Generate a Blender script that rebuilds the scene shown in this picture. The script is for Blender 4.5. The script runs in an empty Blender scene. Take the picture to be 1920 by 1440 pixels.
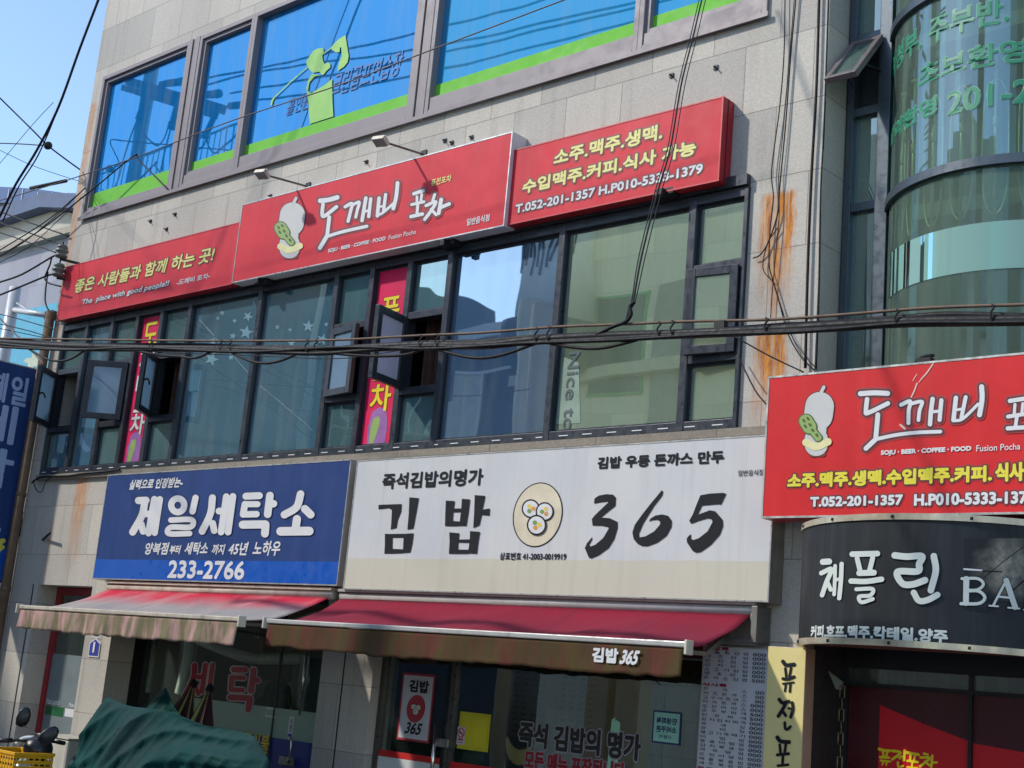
import bpy, bmesh, math, random
from mathutils import Vector, Matrix
from mathutils.geometry import tessellate_polygon
random.seed(7)
S = bpy.context.scene
COL = S.collection
R = math.radians

# ------------------------------------------------------------------ camera
CX, CY, CZ = 0.0, -8.8, 1.8
FPX = 2597.95                                   # focal length in pixels of the 1920 x 1440 frame
RT = Vector((0.7397429783, 0.6671537114, 0.0876712645))
DN = Vector((-0.0787975072, 0.2152821404, -0.9733676350))
FW = Vector((-0.6682598888, 0.7131335958, 0.2118235011))
cam = bpy.data.objects.new('camera', bpy.data.cameras.new('camera'))
COL.objects.link(cam); S.camera = cam
cam.data.sensor_width = 36.0
cam.data.lens = FPX / 1920 * 36
cam.data.clip_end = 2000
m = Matrix((RT, -DN, -FW)).transposed().to_4x4(); m.translation = (CX, CY, CZ)
cam.matrix_world = m

# ------------------------------------------------------------------ sky and sun
SUN_DIR = Vector((0.60, 0.64, -0.72)).normalized()   # direction the light travels
sun_el = math.asin(-SUN_DIR.z)
sun_az = math.atan2(-SUN_DIR.x, -SUN_DIR.y)
world = bpy.data.worlds.new('World'); S.world = world; world.use_nodes = True
wn = world.node_tree
sky = wn.nodes.new('ShaderNodeTexSky'); sky.sky_type = 'NISHITA'; sky.sun_disc = False
sky.sun_elevation = sun_el; sky.sun_rotation = sun_az
sky.air_density = 1.0; sky.dust_density = 0.25; sky.ozone_density = 1.6
wn.links.new(sky.outputs[0], wn.nodes['Background'].inputs[0])
wn.nodes['Background'].inputs[1].default_value = 0.15
sl = bpy.data.lights.new('sun', 'SUN'); sl.energy = 2.0; sl.angle = R(2.2); sl.color = (1.0, .94, .85)
so = bpy.data.objects.new('sun', sl); COL.objects.link(so)
so.rotation_euler = SUN_DIR.to_track_quat('-Z', 'Y').to_euler(); so.location = (-20, -20, 30)
S.view_settings.view_transform = 'Standard'; S.view_settings.look = 'None'
S.view_settings.exposure = 0.80; S.view_settings.gamma = 1.0
S.cycles.max_bounces = 8; S.cycles.transparent_max_bounces = 12
S.cycles.sample_clamp_indirect = 4.0
S.cycles.use_denoising = True

# ------------------------------------------------------------------ where a point of the photo lies in the street
CAM = Vector((CX, CY, CZ))
def ray(px, py): return RT * ((px - 960) / FPX) + DN * ((py - 720) / FPX) + FW
def at(px, py, Y=0.0):
    d = ray(px, py); return CAM + d * ((Y - CY) / d.y)
def atx(px, py, X):
    d = ray(px, py); return CAM + d * ((X - CX) / d.x)
def across(px, py, D):                          # point of the other side of the street seen reflected in the facade
    p = at(px, py, D); return Vector((p.x, -p.y, p.z))
def atcyl(px, py, cx, cy, r):
    d = ray(px, py); ox, oy = CX - cx, CY - cy
    a = d.x**2 + d.y**2; b = ox*d.x + oy*d.y; c = ox*ox + oy*oy - r*r
    t = (-b - math.sqrt(max(b*b - a*c, 0))) / a
    return CAM + d * t

# ------------------------------------------------------------------ materials
def lin(c):
    f = lambda v: v/12.92 if v <= .04045 else ((v+.055)/1.055)**2.4
    return tuple(f(x/255) for x in c[:3]) + (1,)
class NT:
    def __init__(s, name):
        s.m = bpy.data.materials.new(name); s.m.use_nodes = True; s.t = s.m.node_tree
        s.t.nodes.clear(); s.out = s.t.nodes.new('ShaderNodeOutputMaterial')
    def n(s, typ, **kw):
        x = s.t.nodes.new(typ)
        for k, v in kw.items(): setattr(x, k, v)
        return x
    def l(s, a, b): s.t.links.new(a, b)
    def val(s, sock, v):
        if hasattr(v, 'is_linked') or hasattr(v, 'links'): s.l(v, sock)
        else: sock.default_value = v
    def math(s, op, a, b=0.0, clamp=False):
        x = s.n('ShaderNodeMath', operation=op, use_clamp=clamp); s.val(x.inputs[0], a); s.val(x.inputs[1], b); return x.outputs[0]
    def mix(s, fac, a, b, mode='MIX'):
        x = s.n('ShaderNodeMix', data_type='RGBA', blend_type=mode); s.val(x.inputs[0], fac); s.val(x.inputs[6], a); s.val(x.inputs[7], b); return x.outputs[2]
    def pos(s): return s.n('ShaderNodeNewGeometry').outputs['Position']
    def noise(s, scale, detail=4, rough=.55, vec=None, stretch=None, off=(0,0,0)):
        v = vec or s.pos()
        mp = s.n('ShaderNodeMapping'); mp.inputs['Scale'].default_value = stretch or (1,1,1); mp.inputs['Location'].default_value = off
        s.l(v, mp.inputs[0])
        x = s.n('ShaderNodeTexNoise'); x.inputs['Scale'].default_value = scale; x.inputs['Detail'].default_value = detail; x.inputs['Roughness'].default_value = rough
        s.l(mp.outputs[0], x.inputs['Vector']); return x.outputs['Fac']
    def rng(s, v, a, b, c=0.0, d=1.0):
        x = s.n('ShaderNodeMapRange'); s.val(x.inputs[0], v)
        for i, q in enumerate((a, b, c, d)): x.inputs[i+1].default_value = q
        return x.outputs[0]
    def bsdf(s, col, rough=.6, metal=0.0, spec=.5, bump=None, bstr=.2, bdist=.01):
        b = s.n('ShaderNodeBsdfPrincipled'); s.val(b.inputs['Base Color'], col); s.val(b.inputs['Roughness'], rough)
        b.inputs['Metallic'].default_value = metal; b.inputs['Specular IOR Level'].default_value = spec
        if bump is not None:
            u = s.n('ShaderNodeBump'); u.inputs['Strength'].default_value = bstr; u.inputs['Distance'].default_value = bdist
            s.l(bump, u.inputs['Height']); s.l(u.outputs[0], b.inputs['Normal'])
        return b.outputs[0]
    def done(s, sh): s.l(sh, s.out.inputs[0]); return s.m
MATS = {}
def mat(name, col, rough=.55, metal=0.0, var=.16, scale=5.0, streak=0.0, bump=0.0, bscale=40, spec=.5, dirt=(70, 62, 50)):
    if name in MATS: return MATS[name]
    t = NT(name)
    c = lin(col)
    k = t.rng(t.noise(scale, 6, .62), .3, .7, 1-var, 1+var*.6)
    cc = t.n('ShaderNodeCombineColor')
    for i in range(3): t.l(k, cc.inputs[i])
    base = t.mix(1.0, c, cc.outputs[0], 'MULTIPLY')
    if streak:
        sk = t.noise(9, 5, .6, stretch=(1, 1, .09))
        base = t.mix(t.rng(sk, .52, .78, 0, streak), base, lin(dirt))
    r = t.rng(t.noise(scale*3, 3), .3, .7, max(rough-.12, .02), min(rough+.12, 1))
    bp = t.noise(bscale, 4) if bump else None
    MATS[name] = t.done(t.bsdf(base, r, metal, spec, bp, bump, .01)); return MATS[name]
def mirror_glass(name, base, refl, tint=(255, 255, 255), wob=.04, wscale=1.3, drip=.12):
    """Coated or film-backed pane: a dark body behind a partly mirroring surface, a little wavy and dusty."""
    if name in MATS: return MATS[name]
    t = NT(name)
    dust = t.noise(7, 5, .6, stretch=(1, 1, .12))
    d = t.n('ShaderNodeBsdfDiffuse'); t.l(t.mix(t.rng(dust, .45, .8, 0, drip), lin(base), lin((150, 155, 150))), d.inputs[0])
    g = t.n('ShaderNodeBsdfGlossy'); g.inputs[0].default_value = lin(tint); g.inputs[1].default_value = .015
    u = t.n('ShaderNodeBump'); u.inputs['Strength'].default_value = wob; u.inputs['Distance'].default_value = .1
    t.l(t.noise(wscale, 1), u.inputs['Height']); t.l(u.outputs[0], g.inputs['Normal'])
    fr = t.n('ShaderNodeFresnel'); fr.inputs[0].default_value = 1.5
    fac = t.math('MULTIPLY', t.math('ADD', t.math('MULTIPLY', fr.outputs[0], 1.0), refl), t.rng(dust, .45, .9, 1.0, .8), True)
    mx = t.n('ShaderNodeMixShader'); t.l(fac, mx.inputs[0]); t.l(d.outputs[0], mx.inputs[1]); t.l(g.outputs[0], mx.inputs[2])
    MATS[name] = t.done(mx.outputs[0]); return MATS[name]
def clear_glass(name, tint=(200, 215, 210), refl=.06, rough=.01, haze=.0, hazecol=(150, 160, 155), wob=.0, gcol=(.9, .95, .95, 1)):
    if name in MATS: return MATS[name]
    t = NT(name)
    tr = t.n('ShaderNodeBsdfTransparent'); tr.inputs[0].default_value = lin(tint)
    g = t.n('ShaderNodeBsdfGlossy'); g.inputs[0].default_value = gcol; g.inputs[1].default_value = rough
    if wob:
        u = t.n('ShaderNodeBump'); u.inputs['Strength'].default_value = wob; u.inputs['Distance'].default_value = .1
        t.l(t.noise(1.5, 1), u.inputs['Height']); t.l(u.outputs[0], g.inputs['Normal'])
    d = t.n('ShaderNodeBsdfDiffuse'); d.inputs[0].default_value = lin(hazecol)
    m0 = t.n('ShaderNodeMixShader'); t.l(t.rng(t.noise(6, 4, stretch=(1, 1, .15)), .3, .8, haze*.6, haze*1.3), m0.inputs[0])
    t.l(tr.outputs[0], m0.inputs[1]); t.l(d.outputs[0], m0.inputs[2])
    fr = t.n('ShaderNodeFresnel'); fr.inputs[0].default_value = 1.5
    mx = t.n('ShaderNodeMixShader'); t.l(t.math('MULTIPLY', t.math('ADD', fr.outputs[0], refl), t.math('SUBTRACT', 1.0, t.n('ShaderNodeNewGeometry').outputs['Backfacing']), True), mx.inputs[0])
    t.l(m0.outputs[0], mx.inputs[1]); t.l(g.outputs[0], mx.inputs[2])
    MATS[name] = t.done(mx.outputs[0]); return MATS[name]

def granite(name, base, rusts=(), bw=.62, rh=.62, zoff=0.0, xoff=0.0, dirtk=.22, speck=1.0, axis='x'):
    t = NT(name); P = t.pos(); sp = t.n('ShaderNodeSeparateXYZ'); t.l(P, sp.inputs[0])
    cv = t.n('ShaderNodeCombineXYZ')
    t.l(t.math('ADD', sp.outputs[0 if axis == 'x' else 1], xoff), cv.inputs[0]); t.l(t.math('ADD', sp.outputs[2], zoff), cv.inputs[1])
    br = t.n('ShaderNodeTexBrick'); br.offset = .5; br.inputs['Scale'].default_value = 1.0
    br.inputs['Brick Width'].default_value = bw; br.inputs['Row Height'].default_value = rh
    br.inputs['Mortar Size'].default_value = .0045; br.inputs['Mortar Smooth'].default_value = .3; br.inputs['Bias'].default_value = 0
    br.inputs['Color1'].default_value = (.85, .85, .86, 1); br.inputs['Color2'].default_value = (1.10, 1.09, 1.06, 1); br.inputs['Mortar'].default_value = (.55, .52, .48, 1)
    t.l(cv.outputs[0], br.inputs['Vector'])
    sk = t.rng(t.noise(75, 2, .7), .25, .75, 1-.30*speck, 1+.26*speck)
    s2 = t.rng(t.noise(28, 3, .6), .3, .7, 1-.09*speck, 1+.09*speck)
    sk = t.math('MULTIPLY', sk, s2)
    cc = t.n('ShaderNodeCombineColor')
    for i in range(3): t.l(sk, cc.inputs[i])
    col = t.mix(1.0, lin(base), cc.outputs[0], 'MULTIPLY'); col = t.mix(1.0, col, br.outputs['Color'], 'MULTIPLY')
    big = t.noise(.9, 5, .6, stretch=(1, 1, .55)); col = t.mix(t.rng(big, .42, .75, 0, dirtk), col, lin((96, 90, 82)))
    st = t.noise(5.5, 5, .65, stretch=(1, 1, .10)); col = t.mix(t.rng(st, .54, .75, 0, dirtk), col, lin((84, 76, 66)))
    # rust runs: x0, x1, z_top, z_bottom, strength
    wx = t.math('MULTIPLY', t.math('SUBTRACT', t.noise(7, 3), .5), .10)
    X = t.math('ADD', sp.outputs[0], wx)
    for (x0, x1, zt, zb, k) in rusts:
        e = min(.06, (x1-x0)*.3)
        a = t.math('MULTIPLY', t.rng(X, x0, x0+e), t.rng(X, x1-e, x1, 1, 0))
        b = t.math('MULTIPLY', t.rng(sp.outputs[2], zt-.03, zt+.02, 1, 0), t.rng(sp.outputs[2], zb, zb+(zt-zb)*.75))
        n = t.math('ADD', t.rng(t.noise(34, 4, .75, stretch=(1, 1, .05), off=(x0, 0, zt)), .42, .62, 0, .8), t.rng(t.noise(9, 5, .7, stretch=(1, 1, .3), off=(x0, 0, zt)), .35, .7, .12, .55), True)
        f = t.math('MULTIPLY', t.math('MULTIPLY', a, b), t.math('MULTIPLY', n, k), True)
        rc = t.mix(t.rng(t.noise(22, 4, .7, stretch=(1, 1, .2)), .35, .65), lin((222, 150, 60)), lin((150, 76, 26)))
        col = t.mix(f, col, rc)
    bump = t.math('ADD', t.math('MULTIPLY', br.outputs['Fac'], -1.0), t.math('MULTIPLY', t.noise(60, 2), .25))
    MATS[name] = t.done(t.bsdf(col, .72, 0, .3, bump, .35, .006)); return MATS[name]

# ------------------------------------------------------------------ meshes, things, parts
ORG = {}
def link(o, parent=None):
    COL.objects.link(o)
    if parent is not None: o.parent = parent
def thing(name, label, cat, loc=(0, 0, 0), group=None, kind=None):
    o = bpy.data.objects.new(name, None); COL.objects.link(o); o.location = loc; o.empty_display_size = .1
    ORG[o.name] = Vector(loc); tag(o, label, cat, group, kind); return o
def tag(o, label=None, cat=None, group=None, kind=None):
    if label: o['label'] = label
    if cat: o['category'] = cat
    if group: o['group'] = group
    if kind or cat: o['kind'] = kind or 'thing'
    return o
class MB:
    def __init__(s): s.v = []; s.f = []; s.mi = []; s.k = 0; s.sm = []
    def add(s, vs, fs, smooth=False):
        b = len(s.v); s.v += [Vector(p) for p in vs]
        for f in fs: s.f.append([b+i for i in f]); s.mi.append(s.k); s.sm.append(smooth)
        return s
    def box(s, x0, x1, y0, y1, z0, z1, M=None):
        vs = [Vector((x, y, z)) for x in (x0, x1) for y in (y0, y1) for z in (z0, z1)]
        if M: vs = [M @ p for p in vs]
        return s.add(vs, [(0,1,3,2), (4,6,7,5), (0,4,5,1), (2,3,7,6), (0,2,6,4), (1,5,7,3)])
    def quad(s, a, b, c, d): return s.add([a, b, c, d], [(0,1,2,3)])
    def tube(s, pts, r, n=6, cap=True, rs=None):
        pts = [Vector(p) for p in pts]; vs = []; fs = []; up = None
        for i, p in enumerate(pts):
            t = (pts[min(i+1, len(pts)-1)] - pts[max(i-1, 0)]).normalized()
            if up is None: up = Vector((0, 0, 1)) if abs(t.z) < .9 else Vector((1, 0, 0))
            a = t.cross(up).normalized(); b = a.cross(t).normalized(); up = b
            rr = rs[i] if rs else r
            for k in range(n):
                w = 2*math.pi*k/n; vs.append(p + a*math.cos(w)*rr + b*math.sin(w)*rr)
        for i in range(len(pts)-1):
            for k in range(n): fs.append((i*n+k, i*n+(k+1) % n, (i+1)*n+(k+1) % n, (i+1)*n+k))
        if cap: fs += [tuple(range(n))[::-1], tuple((len(pts)-1)*n+k for k in range(n))]
        return s.add(vs, fs, True)
    def bar(s, a, b, w, h=None, up=(0, 0, 1)):            # square bar from a to b
        a, b = Vector(a), Vector(b); h = h or w; t = (b-a).normalized(); u = Vector(up)
        if abs(t.dot(u)) > .95: u = Vector((0, 1, 0))
        x = t.cross(u).normalized()*(w/2); y = x.cross(t).normalized()*(h/2)
        return s.add([a-x-y, a+x-y, a+x+y, a-x+y, b-x-y, b+x-y, b+x+y, b-x+y], [(3,2,1,0), (4,5,6,7), (0,1,5,4), (1,2,6,5), (2,3,7,6), (3,0,4,7)])
    def grid(s, fn, nu, nv, smooth=True, closed=False):
        vs = [fn(i/nu, j/nv) for i in range(nu+1) for j in range(nv+1)]
        return s.add(vs, [(i*(nv+1)+j, (i+1)*(nv+1)+j, (i+1)*(nv+1)+j+1, i*(nv+1)+j+1) for i in range(nu) for j in range(nv)], smooth)
    def lathe(s, prof, M=Matrix.Identity(4), n=20):
        vs = [M @ Vector((r*math.cos(2*math.pi*k/n), r*math.sin(2*math.pi*k/n), z)) for (r, z) in prof for k in range(n)]
        fs = [(i*n+k, i*n+(k+1) % n, (i+1)*n+(k+1) % n, (i+1)*n+k) for i in range(len(prof)-1) for k in range(n)]
        fs += [tuple(range(n))[::-1], tuple((len(prof)-1)*n+k for k in range(n))]
        return s.add(vs, fs, True)
    def poly(s, pts):                                       # flat concave polygon (already 3D)
        P = [Vector(p) for p in pts]; tri = tessellate_polygon([P]); return s.add(P, [tuple(t) for t in tri])
    def prism(s, pts, off):
        P = [Vector(p) for p in pts]; off = Vector(off); n = len(P)
        tri = [tuple(t) for t in tessellate_polygon([P])]
        s.add(P + [p+off for p in P], tri + [tuple(n+i for i in t)[::-1] for t in tri] + [(i, (i+1) % n, n+(i+1) % n, n+i) for i in range(n)])
        return s
    def build(s, name, mats, parent=None, label=None, cat=None, group=None, kind=None, thick=0, bevel=0, org=None, sub=0):
        me = bpy.data.meshes.new(name)
        if parent is not None: L = ORG[parent.name]
        elif org is not None: L = Vector(org)
        else:
            xs = [p.x for p in s.v]; ys = [p.y for p in s.v]; L = Vector(((min(xs)+max(xs))/2, (min(ys)+max(ys))/2, min(p.z for p in s.v)))
        me.from_pydata([p-L for p in s.v], [], s.f)
        for mm in (mats if isinstance(mats, (list, tuple)) else [mats]): me.materials.append(mm)
        me.polygons.foreach_set('material_index', s.mi); me.polygons.foreach_set('use_smooth', s.sm)
        me.update()
        bm = bmesh.new(); bm.from_mesh(me); bmesh.ops.recalc_face_normals(bm, faces=bm.faces) if len(bm.faces) < 60000 else None
        bm.to_mesh(me); bm.free()
        o = bpy.data.objects.new(name, me); link(o, parent)
        if parent is None: o.location = L
        ORG[o.name] = L
        if thick: md = o.modifiers.new('solid', 'SOLIDIFY'); md.thickness = thick; md.offset = 0
        if bevel: md = o.modifiers.new('bevel', 'BEVEL'); md.width = bevel; md.segments = 2; md.limit_method = 'ANGLE'
        if sub: md = o.modifiers.new('sub', 'SUBSURF'); md.levels = sub; md.render_levels = sub
        tag(o, label, cat, group, kind); return o
def smooth(pts, k=6):
    pts = [Vector(p) for p in pts]
    if len(pts) < 3: return pts
    q = [pts[0]*2-pts[1]] + pts + [pts[-1]*2-pts[-2]]; out = []
    for i in range(1, len(q)-2):
        a, b, c, d = q[i-1:i+3]
        for j in range(k):
            t = j/k; out.append(.5*((2*b) + (c-a)*t + (2*a-5*b+4*c-d)*t*t + (3*b-3*c+d-a)*t**3))
    return out + [pts[-1]]

# ------------------------------------------------------------------ lettering
FONT = {}
def glyphs(s):
    if s not in FONT:
        cu = bpy.data.curves.new('t', 'FONT'); cu.body = s; cu.size = 1; cu.resolution_u = 3
        o = bpy.data.objects.new('t', cu); me = bpy.data.meshes.new_from_object(o)
        FONT[s] = ([(v.co.x, v.co.y) for v in me.vertices], [tuple(p.vertices) for p in me.polygons])
        bpy.data.objects.remove(o); bpy.data.curves.remove(cu); bpy.data.meshes.remove(me)
    return FONT[s]
def letters(parent, items, surf, mt, bold=0.0, d=.003):
    mb = MB()
    for s, (a0, a1, b0, b1) in items:
        vs, fs = glyphs(s); x0, x1 = min(v[0] for v in vs), max(v[0] for v in vs); y0, y1 = min(v[1] for v in vs), max(v[1] for v in vs)
        for k, (dx, dy) in enumerate([(0, 0), (bold, 0), (0, bold)]): mb.add([surf(a0+dx+(a1-a0)*(x-x0)/(x1-x0), b0+dy+(b1-b0)*(y-y0)/(y1-y0), d+k*.0001) for x, y in vs], fs)
    return mb.build('lettering', mt, parent)
def ring(r, n): return [(0, 0)] + [(r*math.cos(2*math.pi*k/n), r*math.sin(2*math.pi*k/n)) for k in range(n)] if r > 0 else [(0, 0)]
def planeY(Y): return lambda a, b, d: Vector((a, Y-d, b))
def planeX(X): return lambda a, b, d: Vector((X+d, a, b))
def cyl(cx, cy, r): return lambda a, b, d: Vector((cx-(r+d)*math.cos(a/r), cy-(r+d)*math.sin(a/r), b))
def text(parent, s, surf, box, mt, bold=0.0, shear=0.0, halo=None, hr=0.0, d=.004, name='lettering', flip=False):
    """s set in the rectangle box = (a0, a1, b0, b1) of a surface; halo = material of the printed glow behind it."""
    vs, fs = glyphs(s); a0, a1, b0, b1 = box
    x0, x1 = min(v[0] for v in vs), max(v[0] for v in vs); y0, y1 = min(v[1] for v in vs), max(v[1] for v in vs)
    if flip: vs = [(x0+x1-v[0], v[1]) for v in vs]
    bold *= .50; hr *= .62; sh = shear*(b1-b0); A0 = a0+bold; A1 = a1-sh-bold; B0 = b0+bold; B1 = b1-bold
    P = []
    for (x, y) in vs:
        v = (y-y0)/(y1-y0); P.append((A0+(A1-A0)*(x-x0)/(x1-x0)+sh*v, B0+(B1-B0)*v))
    def put(nm, r, n, mm, dd, par):
        mb = MB()
        for k, (dx, dy) in enumerate(ring(r, n)): mb.add([surf(a+dx, b+dy, dd+k*.00012) for a, b in P], fs)
        return mb.build(nm, mm, par)
    o = put(name, bold, 8, mt, d, parent)
    if halo:
        for i, hm in enumerate(halo if isinstance(halo, (list, tuple)) else [halo]):
            put('letter_outline', bold+hr*(1, .55)[i], 10, hm, d-.0036+i*.0016, o if ORG and o.parent and o.parent.parent is None else parent)
    return o
def boxY(bl, tr, Y): p, q = at(*bl, Y), at(*tr, Y); return (p.x, q.x, p.z, q.z)
def textY(parent, s, bl, tr, Y, mt, **k): return text(parent, s, planeY(Y), boxY(bl, tr, Y), mt, **k)
def pxmap(Y): return lambda x, y, d: at(x, y, Y-d)
def strokes(parent, name, S_, org, sc, fmap, mt, grow=0.0, d=.004, kk=6, res=0):
    """Brush letters: round-ended strokes [(points, width)] read off the photo, laid on a surface."""
    mb = MB(); lay = 0
    for pts, w in S_:
        P = smooth([(x, y, 0) for x, y in pts], kk); r = w/2+grow
        if res:
            Q = [P[0]]
            for p in P[1:]:
                n = max(1, int((p-Q[-1]).length/res)); q0 = Q[-1]; Q += [q0.lerp(p, (j+1)/n) for j in range(n)]
            P = Q
        for i, p in enumerate(P):
            lay += 1; dd = d+lay*.000012
            ptc = [(p.x+r*math.cos(2*math.pi*k/22), p.y+r*math.sin(2*math.pi*k/22)) for k in range(22)]
            mb.add([fmap(org[0]+x/sc, org[1]+y/sc, dd) for x, y in ptc], [tuple(range(22))])
            if i:
                q = P[i-1]; t = p-q
                if t.length < 1e-6: continue
                nrm = Vector((-t.y, t.x, 0)).normalized()*r; lay += 1; dd = d+lay*.000012
                mb.add([fmap(org[0]+v.x/sc, org[1]+v.y/sc, dd) for v in (q-nrm, q+nrm, p+nrm, p-nrm)], [(0,1,2,3)])
    return mb.build(name, mt, parent)
def brush(parent, S_, org, sc, fmap, mt, halo=None, hr=8, d=.004, name='lettering', kk=6, res=0):
    o = strokes(parent, name, S_, org, sc, fmap, mt, 0, d, kk, res)
    if halo:
        for i, hm in enumerate(halo if isinstance(halo, (list, tuple)) else [halo]):
            strokes(o if o.parent.parent is None else parent, 'letter_outline', S_, org, sc, fmap, hm, hr*(1, .55)[i], d-.0036+i*.0016, kk, res)
    return o
def shape(parent, name, polys, org, sc, fmap, mt, d=.004):
    mb = MB()
    for k, pts in enumerate(polys): mb.poly([fmap(org[0]+x/sc, org[1]+y/sc, d+k*.0002) for x, y in pts])
    return mb.build(name, mt, parent)
def ell(cx, cy, rx, ry, n=36): return [(cx+rx*math.cos(2*math.pi*k/n), cy+ry*math.sin(2*math.pi*k/n)) for k in range(n)]

# ================================================================== palette
M_GRAN = None
XL, XR = -16.54, -5.20                            # ends of the stone facade (its face is the plane Y = 0)
M_FRAME = mat('dark_window_frame', (56, 60, 68), .38, .3, .12, 6, streak=.18, dirt=(110, 108, 104))
M_MAUVE = mat('brown_aluminium', (132, 122, 124), .5, .0, .04, 2, streak=.05, dirt=(80, 74, 72))
M_PANE = mirror_glass('tinted_pane', (84, 126, 146), .40, (225, 240, 236), .035, 1.1, .34)
M_PANEK = mirror_glass('navy_reflection_pane', (70, 98, 130), .44, (215, 232, 240), .035, 1.1, .30)  # navy body colour stands in for the dark building mirrored in this pane
M_PANE2 = mirror_glass('small_tinted_pane', (88, 122, 126), .40, (215, 235, 225), .06, 1.5, .3)
M_PANEG = mirror_glass('pale_reflection_pane', (136, 150, 122), .50, (238, 245, 222), .03, 1.0, .26)  # pale green body colour stands in for the bright building mirrored here
def sash_reflection_paint():  # pale blue body colour stands in for bright reflections on the open panes
    t = NT('open_sash_pane'); a = t.n('ShaderNodeBsdfTranslucent'); a.inputs[0].default_value = lin((185, 212, 230)); b = t.n('ShaderNodeBsdfDiffuse'); b.inputs[0].default_value = lin((165, 195, 220))
    g = t.n('ShaderNodeBsdfGlossy'); g.inputs[0].default_value = lin((220, 235, 245)); g.inputs[1].default_value = .03
    m1 = t.n('ShaderNodeMixShader'); m1.inputs[0].default_value = .5; t.l(a.outputs[0], m1.inputs[1]); t.l(b.outputs[0], m1.inputs[2])
    m2 = t.n('ShaderNodeMixShader'); m2.inputs[0].default_value = .25; t.l(m1.outputs[0], m2.inputs[1]); t.l(g.outputs[0], m2.inputs[2]); return t.done(m2.outputs[0])
M_SASHP = sash_reflection_paint()
M_BLUEF = mirror_glass('blue_film_pane', (20, 112, 176), .26, (120, 190, 235), .015, 1.0, .34)
M_BLUEF2 = mirror_glass('pale_blue_film_pane', (44, 132, 180), .18, (120, 195, 230), .015, 1.0, .28)
M_GREENF = mat('green_film', (112, 190, 62), .6, 0, .08, 3, spec=.2)
M_LIME = mat('pale_green_decal', (142, 196, 84), .4, 0, .05, 3)
M_GHOST = mat('faded_letter_glue', (26, 104, 170), .5, 0, .2, 8)
M_WHITE = mat('white_vinyl', (216, 216, 216), .5, 0, .05, 4)
M_BLACK = mat('black_vinyl', (30, 31, 36), .6, 0, .12, 5, spec=.2)
M_YEL = mat('pale_yellow_vinyl', (222, 214, 128), .5, 0, .06, 6)
M_YEL2 = mat('bright_yellow_vinyl', (236, 208, 30), .45, 0, .06, 6)
M_HALO1 = mat('maroon_glow_print', (104, 36, 48), .5, 0, .1, 6)
M_HALO0 = mat('soft_maroon_glow_print', (166, 46, 50), .5, 0, .1, 6)
M_HALOB = mat('dark_glow_print', (92, 30, 40), .5, 0, .1, 6)
M_ALU = mat('aluminium_trim', (196, 196, 192), .35, .6, .1, 6, streak=.2)
M_STEEL = mat('polished_steel', (205, 205, 200), .18, 1.0, .05, 8)
M_DARK = mat('dark_metal', (36, 37, 40), .5, .4, .15, 8)
M_CABLE = mat('black_cable', (17, 18, 21), .6, 0, .2, 10, spec=.3)
M_WIRE = mat('grey_wire', (92, 88, 86), .6, .3, .2, 10)
M_RUSTP = mat('rusty_pipe', (112, 90, 70), .8, .1, .35, 7, streak=.6, dirt=(92, 66, 44))
M_ROOM = mat('dark_room', (84, 86, 82), .9, 0, .2, 2)
M_CURT = mat('brown_curtain', (84, 58, 46), .9, 0, .3, 14)
M_CREAM = mat('cream_plastic', (205, 198, 178), .5, 0, .08, 4, streak=.15)
M_GREY = mat('grey_mirror_film', (150, 152, 160), .4, 0, .1, 4)

# ================================================================== ground
MB().box(-400, 400, -400, 400, -.5, 0).build('street', mat('concrete_road', (112, 110, 106), .9, 0, .25, 3, bump=.3, bscale=120), kind='structure', label='pale grey worn street', cat='street')
MB().box(-60, 60, -1.9, 6, 0, .13).build('pavement', granite('paving_slabs', (140, 136, 130), bw=.4, rh=.4), kind='structure', label='grey paved pavement in front of the shops', cat='pavement')

# ================================================================== stone building
stone = thing('stone_building', 'grey granite clad building with red signs and two rows of windows', 'building', ((XL+XR)/2, 4, 0))
pilx = lambda px, py: at(px, py, 0).x
P1L, P1R = pilx(160, 1190), pilx(209, 1190)
P2L, P2R = pilx(606, 1220), pilx(703, 1225)
DOOR0 = pilx(57, 1190)
GZ = 2.50
openings = [(-16.27, -5.76, 7.30, 9.32), (-16.25, -5.84, 3.87, 5.83), (DOOR0, P1L, .13, GZ), (P1R, P2L, .13, GZ), (P2R, -5.97, .13, GZ)]
rusts = [(-5.76, -5.40, 5.74, 4.70, 1.25), (-5.62, -5.52, 5.3, 4.45, 1.0), (-5.76, -5.42, 4.62, 3.86, 1.4),
         (-15.4, -15.05, 3.85, 2.6, .75), (-14.62, -14.5, 3.7, 2.55, .6), (-15.86, -15.74, 3.3, 2.5, .6), (-15.0, -14.94, 6.62, 6.3, .5), (-10.55, -10.5, 6.98, 6.75, .6),
         (-16.54, -16.36, 9.0, 3.0, .75)]
gran = granite('granite_cladding', (190, 184, 174), rusts, .64, .60, .13, .2, speck=.75)
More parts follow.
